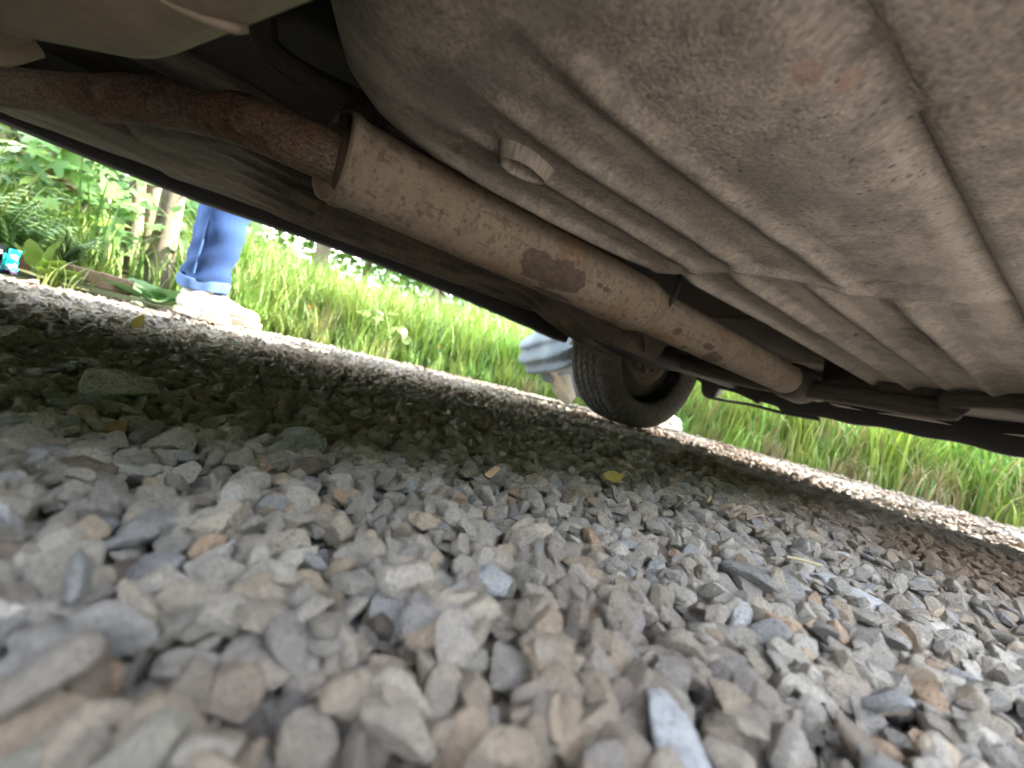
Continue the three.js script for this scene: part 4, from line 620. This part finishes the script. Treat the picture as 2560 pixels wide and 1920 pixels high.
// feathery plants in front of the shrub
function feathery(label, x, z, n, h, seed, mat) {
  const t = thing('feathery_plant', label, 'plant', [x, bank(x, z), z]), r = rng(seed);
  for (let i = 0; i < n; i++) {
    const a = i / n * 6.283 + r(), L = h * (0.6 + 0.5 * r()), sp = 0.35 + 0.4 * r(), list = [];
    for (let k = 2; k < 16; k++) { const f = k / 16, px = Math.cos(a) * L * sp * f * f * 0.9, pz = Math.sin(a) * L * sp * f * f * 0.9, py = L * f * (1 - 0.25 * f); for (const s of [-1, 1]) { const g = spear.clone(); g.scale(1.6, 1, 1); const l = L * 0.26 * Math.sin(Math.PI * Math.pow(f, 0.8)) + 0.012; g.scale(l, l, l); g.rotateY(-a + Math.PI / 2 + s * 0.95); g.rotateX(0.1); g.translate(px, py, pz); list.push(g); } }
    const tip = []; for (let k = 0; k <= 6; k++) { const f = k / 6; tip.push([Math.cos(a) * L * sp * f * f * 0.9, L * f * (1 - 0.25 * f), Math.sin(a) * L * sp * f * f * 0.9]); } list.push(tube(tip, 0.002, 10, 5)); part('frond', merge(list), mat, t, true);
  }
}
feathery('feathery green plant at the far left edge', -0.90, -2.12, 16, 0.38, 41, GREEN[1]);
feathery('feathery grey-green plant right of the printed packet', -0.80, -2.28, 12, 0.28, 42, GREEN[4]);
// low broad leaves by the gravel
function rosette(name, label, x, z, n, L, seed, mat, rise, geo = ovate, category = 'plant') {
  const t = thing(name, label, category, [x, bank(x, z) - 0.005, z]), r = rng(seed);
  for (let i = 0; i < n; i++) { const g = part('leaf', geo, mat, t, true), a = i / n * 6.283 + r() * 0.7; g.rotation.order = 'YXZ'; g.rotation.set(-rise * (0.5 + r()), a, (r() - 0.5) * 0.5); g.position.set(Math.sin(a) * 0.02, 0.01 + 0.06 * r() * rise, Math.cos(a) * 0.02); g.scale.setScalar(L * (0.7 + 0.5 * r())); }
  return t;
}
rosette('burdock_plant', 'broad pale green leaves beside the white sneakers', -0.46, -2.05, 12, 0.14, 51, leafy(0.17, 0.32, 0.11), 0.45);
rosette('leafy_weed', 'yellow-green weed beside the wooden board', -0.70, -2.0, 13, 0.065, 52, GREEN[3], 0.7);
rosette('leafy_weed', 'yellow-green weed right beside the printed packet', -0.77, -2.02, 12, 0.085, 53, GREEN[3], 1.0);
{ const t = rosette('vine_plant', 'yellow-green broad-leaved plant in the grass between the person and the wheel', 0.50, -2.35, 16, 0.07, 54, leafy(0.20, 0.29, 0.05), 1.1, ovate); const r = rng(9), VINE = leafy(0.19, 0.28, 0.05); for (let i = 0; i < 16; i++) { const g = part('leaf', i % 2 ? ovate : lobes[i % 3], VINE, t, true); g.position.set((r() - 0.5) * 0.3, 0.08 + 0.2 * r(), (r() - 0.5) * 0.2); g.rotation.set(0.3 + r(), r() * 6.283, r() - 0.5); g.scale.setScalar(0.05 + 0.035 * r()); } }
// buttercups
function flower(label, x, z, h, seed) {
  const t = thing('buttercup', label, 'flower', [x, bank(x, z), z]), r = rng(seed), petals = []; part('stem', tube([[0, 0, 0], [0.01, h * 0.5, 0.01], [0.004, h, 0.0]], 0.0018, 10, 5), GREEN[0], t, true);
  for (let i = 0; i < 5; i++) { const g = ovate.clone(); g.scale(0.016, 0.016, 0.014); g.rotateX(-0.75); g.rotateY(i * 1.2566); g.translate(0.004, h, 0); petals.push(g); } part('petals', merge(petals), leafy(0.85, 0.42, 0.02), t, true);
}
flower('orange-yellow buttercup high in the grass right of the person', 0.07, -2.26, 0.16, 1); flower('yellow flower low at the grass edge behind the bumper', 2.47, -0.95, 0.05, 2); flower('yellow flower above the gravel edge near the middle of the grass', 0.30, -2.45, 0.2, 3); flower('small yellow flower in the grass left of the kneeling person', 0.80, -2.30, 0.13, 4);

// hedge trees far behind
{
  const r = rng(61), spots2 = [[-2.4, -6.4, 8.6], [0.2, -6.8, 8.4], [2.2, -7.0, 8.2], [4.6, -6.6, 8.6], [-9.5, -8.5, 4.6], [-6.5, -9.5, 4.2], [-4.2, -8.0, 3.6], [-1.2, -10.5, 3.9], [1.2, -9.0, 3.2], [3.8, -10.5, 3.6], [6.4, -8.8, 3.3], [9.0, -9.0, 4.0], [10.5, -5.5, 3.6], [12.5, -2.0, 4.0], [12.5, 2.0, 4.2]];
  const names = ['tree with dense low branches behind the maple shrub', 'low tree just right of the standing person in the background', 'pale low tree behind the middle of the grass', 'low tree right behind the kneeling person', 'first broad tree at the far left behind the shrub', 'second broad tree behind the shrub at the left', 'tree behind the thin trunks', 'tree in the gap right of the standing person', 'low tree over the middle of the grass', 'pale tree left of the kneeling person', 'tree behind the kneeling person', 'tree behind the rear wheel', 'tree far behind the rear bumper', 'tree at the far right beyond the grass', 'last tree at the right beyond the bumper'];
  spots2.forEach(([x, z, h], i) => tree('hedge_tree', names[i], x, z, h, 0.09, [0, 0], GREEN[[2, 4, 4, 1, 0][i % 5]], 70 + i, undefined, i < 4 ? 6500 : 4600, i < 4 ? 0.22 : 0.18, 2.1, 1.0, i === 1 || i === 2 ? 0.27 : 0.07));
  [[-2.6, -5.4, 0.9], [0.9, -5.2, 0.55], [2.4, -6.0, 0.8], [4.4, -5.0, 0.8], [-4.6, -5.6, 1.2], [-1.35, -3.7, 0.85], [-0.75, -4.1, 0.7]].forEach(([x, z, h], i) => {
    const t = thing('bush', ['bush in the shade behind the maple shrub', 'low bush in the grass right of the standing person', 'round bush left of the kneeling person', 'bush behind the kneeling person', 'bush at the far left behind the feathery plants', 'dark bush directly behind the maple shrub', 'dark bush behind the thin trunks'][i], 'bush', [x, bank(x, z), z]), im = new THREE.InstancedMesh(ovate, GREEN[[2, 4, 4, 0, 2, 2, 2][i]], 1300), M = new THREE.Matrix4();
    for (let k = 0; k < 1300; k++) { const a = r() * 6.283, q = Math.sqrt(r()); M.compose(V3(Math.cos(a) * q * h * 1.2, h * 1.3 * r() * (1.1 - q * 0.7), Math.sin(a) * q * h * 0.8), new THREE.Quaternion().setFromEuler(new THREE.Euler(r() * 2, r() * 6.283, r())), V3(1, 1, 1).multiplyScalar(0.06 + 0.07 * r())); im.setMatrixAt(k, M); } im.name = 'foliage'; im.userData.kind = 'stuff'; im.castShadow = true; t.add(im);
    part('stem', tube([[0, -0.02, 0], [0.03, h * 0.5, 0.02], [0.0, h, 0.0]], 0.02, 8, 6), barkMat, t, true);
  });
}

{ // clipped hedge on the near side of the yard: it hides the low sky from the ground under the car
  const t = thing('clipped_hedge', 'long clipped green hedge across the yard on the near side of the car', 'hedge', [0.5, 0, 3.9]), r = rng(88);
  part('stems', box(-8, 9, 0, 2.85, 3.75, 4.05, 0.1), std({ color: rgb(0.03, 0.045, 0.02), roughness: 1 }), t);
  const im = new THREE.InstancedMesh(ovate, GREEN[2], 12000), M = new THREE.Matrix4(); for (let i = 0; i < 12000; i++) { M.compose(V3(-8.6 + 17.2 * r(), 2.98 * Math.pow(r(), 0.8), -0.32 + 0.3 * r() * r()), new THREE.Quaternion().setFromEuler(new THREE.Euler(r() * 2, r() * 6.283, r())), V3(1, 1, 1).multiplyScalar(0.07 + 0.06 * r())); im.setMatrixAt(i, M); } im.name = 'foliage'; im.userData.kind = 'stuff'; t.add(im);
}
// ------------------------------------------------------------------ things lying about
{
  const wood = std({ map: tex(512, 128, (u, v) => mixc([0.16, 0.10, 0.062], [0.30, 0.20, 0.135], fbm(u * 4, v * 22, 0, 4))), bumpMap: tex(512, 128, (u, v) => fbm(u * 5, v * 30, 2, 4), false), bumpScale: 0.002, roughness: 0.95 });
  const g = box(-0.17, 0.13, -0.028, 0.030, -0.012, 0.012, 0.003), t = part('wooden_board', g, wood, null, true); t.position.set(-0.66, 0.048, -2.06); t.rotation.set(0.12, -0.1, -0.01); tag(t, 'old brown board lying half in the weeds left of the person', 'board');
}
for (const [n, p, rr, l] of [['fallen_branch', [[-1.5, 0.66, -2.3], [-1.1, 0.50, -2.4], [-0.92, 0.415, -2.45], [-0.84, 0.37, -2.48]], 0.013, 'long pinkish-brown branch lying across the shrub at the left edge'], ['fallen_branch', [[-1.6, 0.80, -2.5], [-1.2, 0.68, -2.55], [-0.98, 0.54, -2.6]], 0.012, 'upper pale branch at the left under the car sill']]) { const m = part(n, tube(p, rr, 30, 8), std({ map: barkMat.map, color: rgb(1.3, 1.0, 0.85), roughness: 1 })); tag(m, l, 'branch'); }
{ // crumpled printed packet
  const cv = document.createElement('canvas'); cv.width = 256; cv.height = 256; const c = cv.getContext('2d'); c.fillStyle = '#101014'; c.fillRect(0, 0, 256, 256); c.fillStyle = '#12b5b4'; c.fillRect(90, 0, 166, 256); c.fillStyle = '#d82440'; c.fillRect(78, 0, 16, 256); c.fillStyle = '#f0c020'; c.fillRect(94, 60, 14, 120); c.fillStyle = '#f6f6f2'; for (const [x, y, q] of [[190, 70, 34], [150, 150, 22], [215, 190, 26]]) { c.beginPath(); c.arc(x, y, q, 0, 7); c.fill(); } c.fillStyle = '#10203a'; for (const [x, y, q] of [[194, 74, 14], [150, 152, 9], [215, 190, 10]]) { c.beginPath(); c.arc(x, y, q, 0, 7); c.fill(); } c.fillStyle = '#3a3f60'; c.fillRect(90, 215, 166, 41); c.fillStyle = '#f6f6f2'; c.fillRect(20, 30, 40, 70); c.fillStyle = '#e04a68'; c.fillRect(120, 190, 22, 22);
  const map = new THREE.CanvasTexture(cv); map.colorSpace = THREE.SRGBColorSpace; map.wrapS = THREE.RepeatWrapping; map.repeat.set(2, 1);
  const g = grid(36, 28, (u, v) => { const a = u * Math.PI * 1.9, n = fbm(u * 5, v * 5, 3, 3) - 0.5, r = 0.05 + 0.035 * n + 0.012 * Math.sin(7 * a + v * 5); return [Math.cos(a) * r * 1.2 + 0.03 * n, 0.012 + v * 0.135 * (0.85 + 0.3 * n), Math.sin(a) * r * 0.75, u, v]; }); g.computeVertexNormals();
  const t = part('printed_packet', toCreasedNormals(g, 0.5), std({ map, roughness: 0.45 }), null, true); t.position.set(-0.785, 0.0, -1.88); t.rotation.set(0, -1.3, 0.25); t.scale.setScalar(0.6); tag(t, 'crumpled packet printed teal, red and black at the left edge of the gravel', 'packet');
}
const yellow = leafy(0.40, 0.32, 0.055), dry = std({ color: rgb(0.40, 0.31, 0.20), roughness: 0.9, side: THREE.DoubleSide });
function fallen(name, label, category, geo, mat, pos, rot, s) { const m = part(name, geo, mat, null, true); m.position.set(...pos); m.rotation.order = 'YXZ'; m.rotation.set(...rot); m.scale.set(...s); tag(m, label, category); }
fallen('fallen_leaf', 'yellow leaf lying on the grey stones right of the middle', 'leaf', ovate, yellow, [0.285, 0.013, -0.262], [-0.35, 1.35, 0.5], [0.021, 0.02, 0.023]);
fallen('fallen_leaf', 'upright yellow leaf in the dark stones below the person', 'leaf', ovate, yellow, [-0.222, 0.004, -0.905], [-1.25, 2.4, 0.3], [0.028, 0.025, 0.03]);
fallen('fallen_leaf', 'small tan leaf in the shaded gravel under the car', 'leaf', lobes[0], dry, [0.115, 0.006, -0.60], [-0.7, 0.4, 0.4], [0.032, 0.032, 0.032]);
fallen('fallen_leaf', 'pale green scrap of leaf on the shaded gravel left of middle', 'leaf', spear, leafy(0.35, 0.42, 0.20), [-0.10, 0.012, -0.745], [-0.5, 1.1, 0.2], [0.12, 0.06, 0.07]);
fallen('wood_chip', 'tan splinter of wood on the stones left of the yellow leaf', 'wood chip', box(-0.5, 0.5, -0.06, 0.06, -0.12, 0.12, 0.03), std({ color: rgb(0.5, 0.36, 0.21), roughness: 0.9 }), [0.155, 0.012, -0.253], [0.1, 0.75, 0.1], [0.022, 0.02, 0.022]);
fallen('straw_stalk', 'dry straw stalk on the gravel above the crumpled leaf', 'straw', tube([[-0.5, 0, 0], [0, 0.05, 0.03], [0.5, 0, 0]], 0.045, 10, 6), std({ color: rgb(0.45, 0.36, 0.18) }), [0.42, 0.010, -0.235], [0, 0.5, 0.05], [0.035, 0.03, 0.035]);
fallen('straw_stalk', 'pale straw stalk lying by the blue-grey stone at the right', 'straw', tube([[-0.5, 0, 0], [0, 0.04, 0.05], [0.5, 0, 0]], 0.05, 10, 6), std({ color: rgb(0.36, 0.30, 0.19) }), [0.335, 0.012, -0.112], [0, -0.9, 0.1], [0.02, 0.02, 0.02]);
{ const g = grid(24, 18, (u, v) => { const n = fbm(u * 4, v * 4, 7, 3) - 0.5; return [(u - 0.5) + 0.15 * n, 0.35 * Math.sin(u * 3.1) * (1 - 0.6 * v) + 0.9 * n + 0.1, (v - 0.5) * 0.62 + 0.2 * n]; }); fallen('dry_leaf', 'crumpled translucent brown dry leaf at the right on the gravel', 'leaf', toCreasedNormals(g, 0.3), new THREE.MeshPhysicalMaterial({ color: rgb(0.26, 0.20, 0.145), roughness: 0.5, transmission: 0.35, thickness: 0, side: THREE.DoubleSide }), [0.395, 0.011, -0.187], [0, -0.35, 0], [0.036, 0.020, 0.034]); }
[['single green grass blade on the sunlit gravel left of the sneakers', [-0.437, 0.012, -1.72], 0.5, 0.09], ['short green grass blade at the shadow edge on the left', [-0.50, 0.012, -1.40], 2.2, 0.07], ['yellowish grass blade on the gravel below the sneakers', [-0.18, 0.012, -1.6], 1.4, 0.08]].forEach(([l, p, a, s]) => fallen('grass_blade', l, 'grass blade', spear, GREEN[3], p, [-0.15, a, 0.1], [s * 1.2, s, s]));
{ const t = part('twig', tube([[0, 0, 0], [0.012, 0.02, 0.01], [0.008, 0.05, 0.012], [0.02, 0.075, 0.015]], 0.0016, 14, 5), std({ color: rgb(0.07, 0.05, 0.035) }), null, true); t.position.set(-0.27, 0.004, -1.72); tag(t, 'thin dark twig standing in the gravel before the sneakers', 'twig'); }

scene.traverse((o) => { if (o.isMesh) { o.castShadow = true; o.receiveShadow = true; } });
renderer.render(scene, camera);
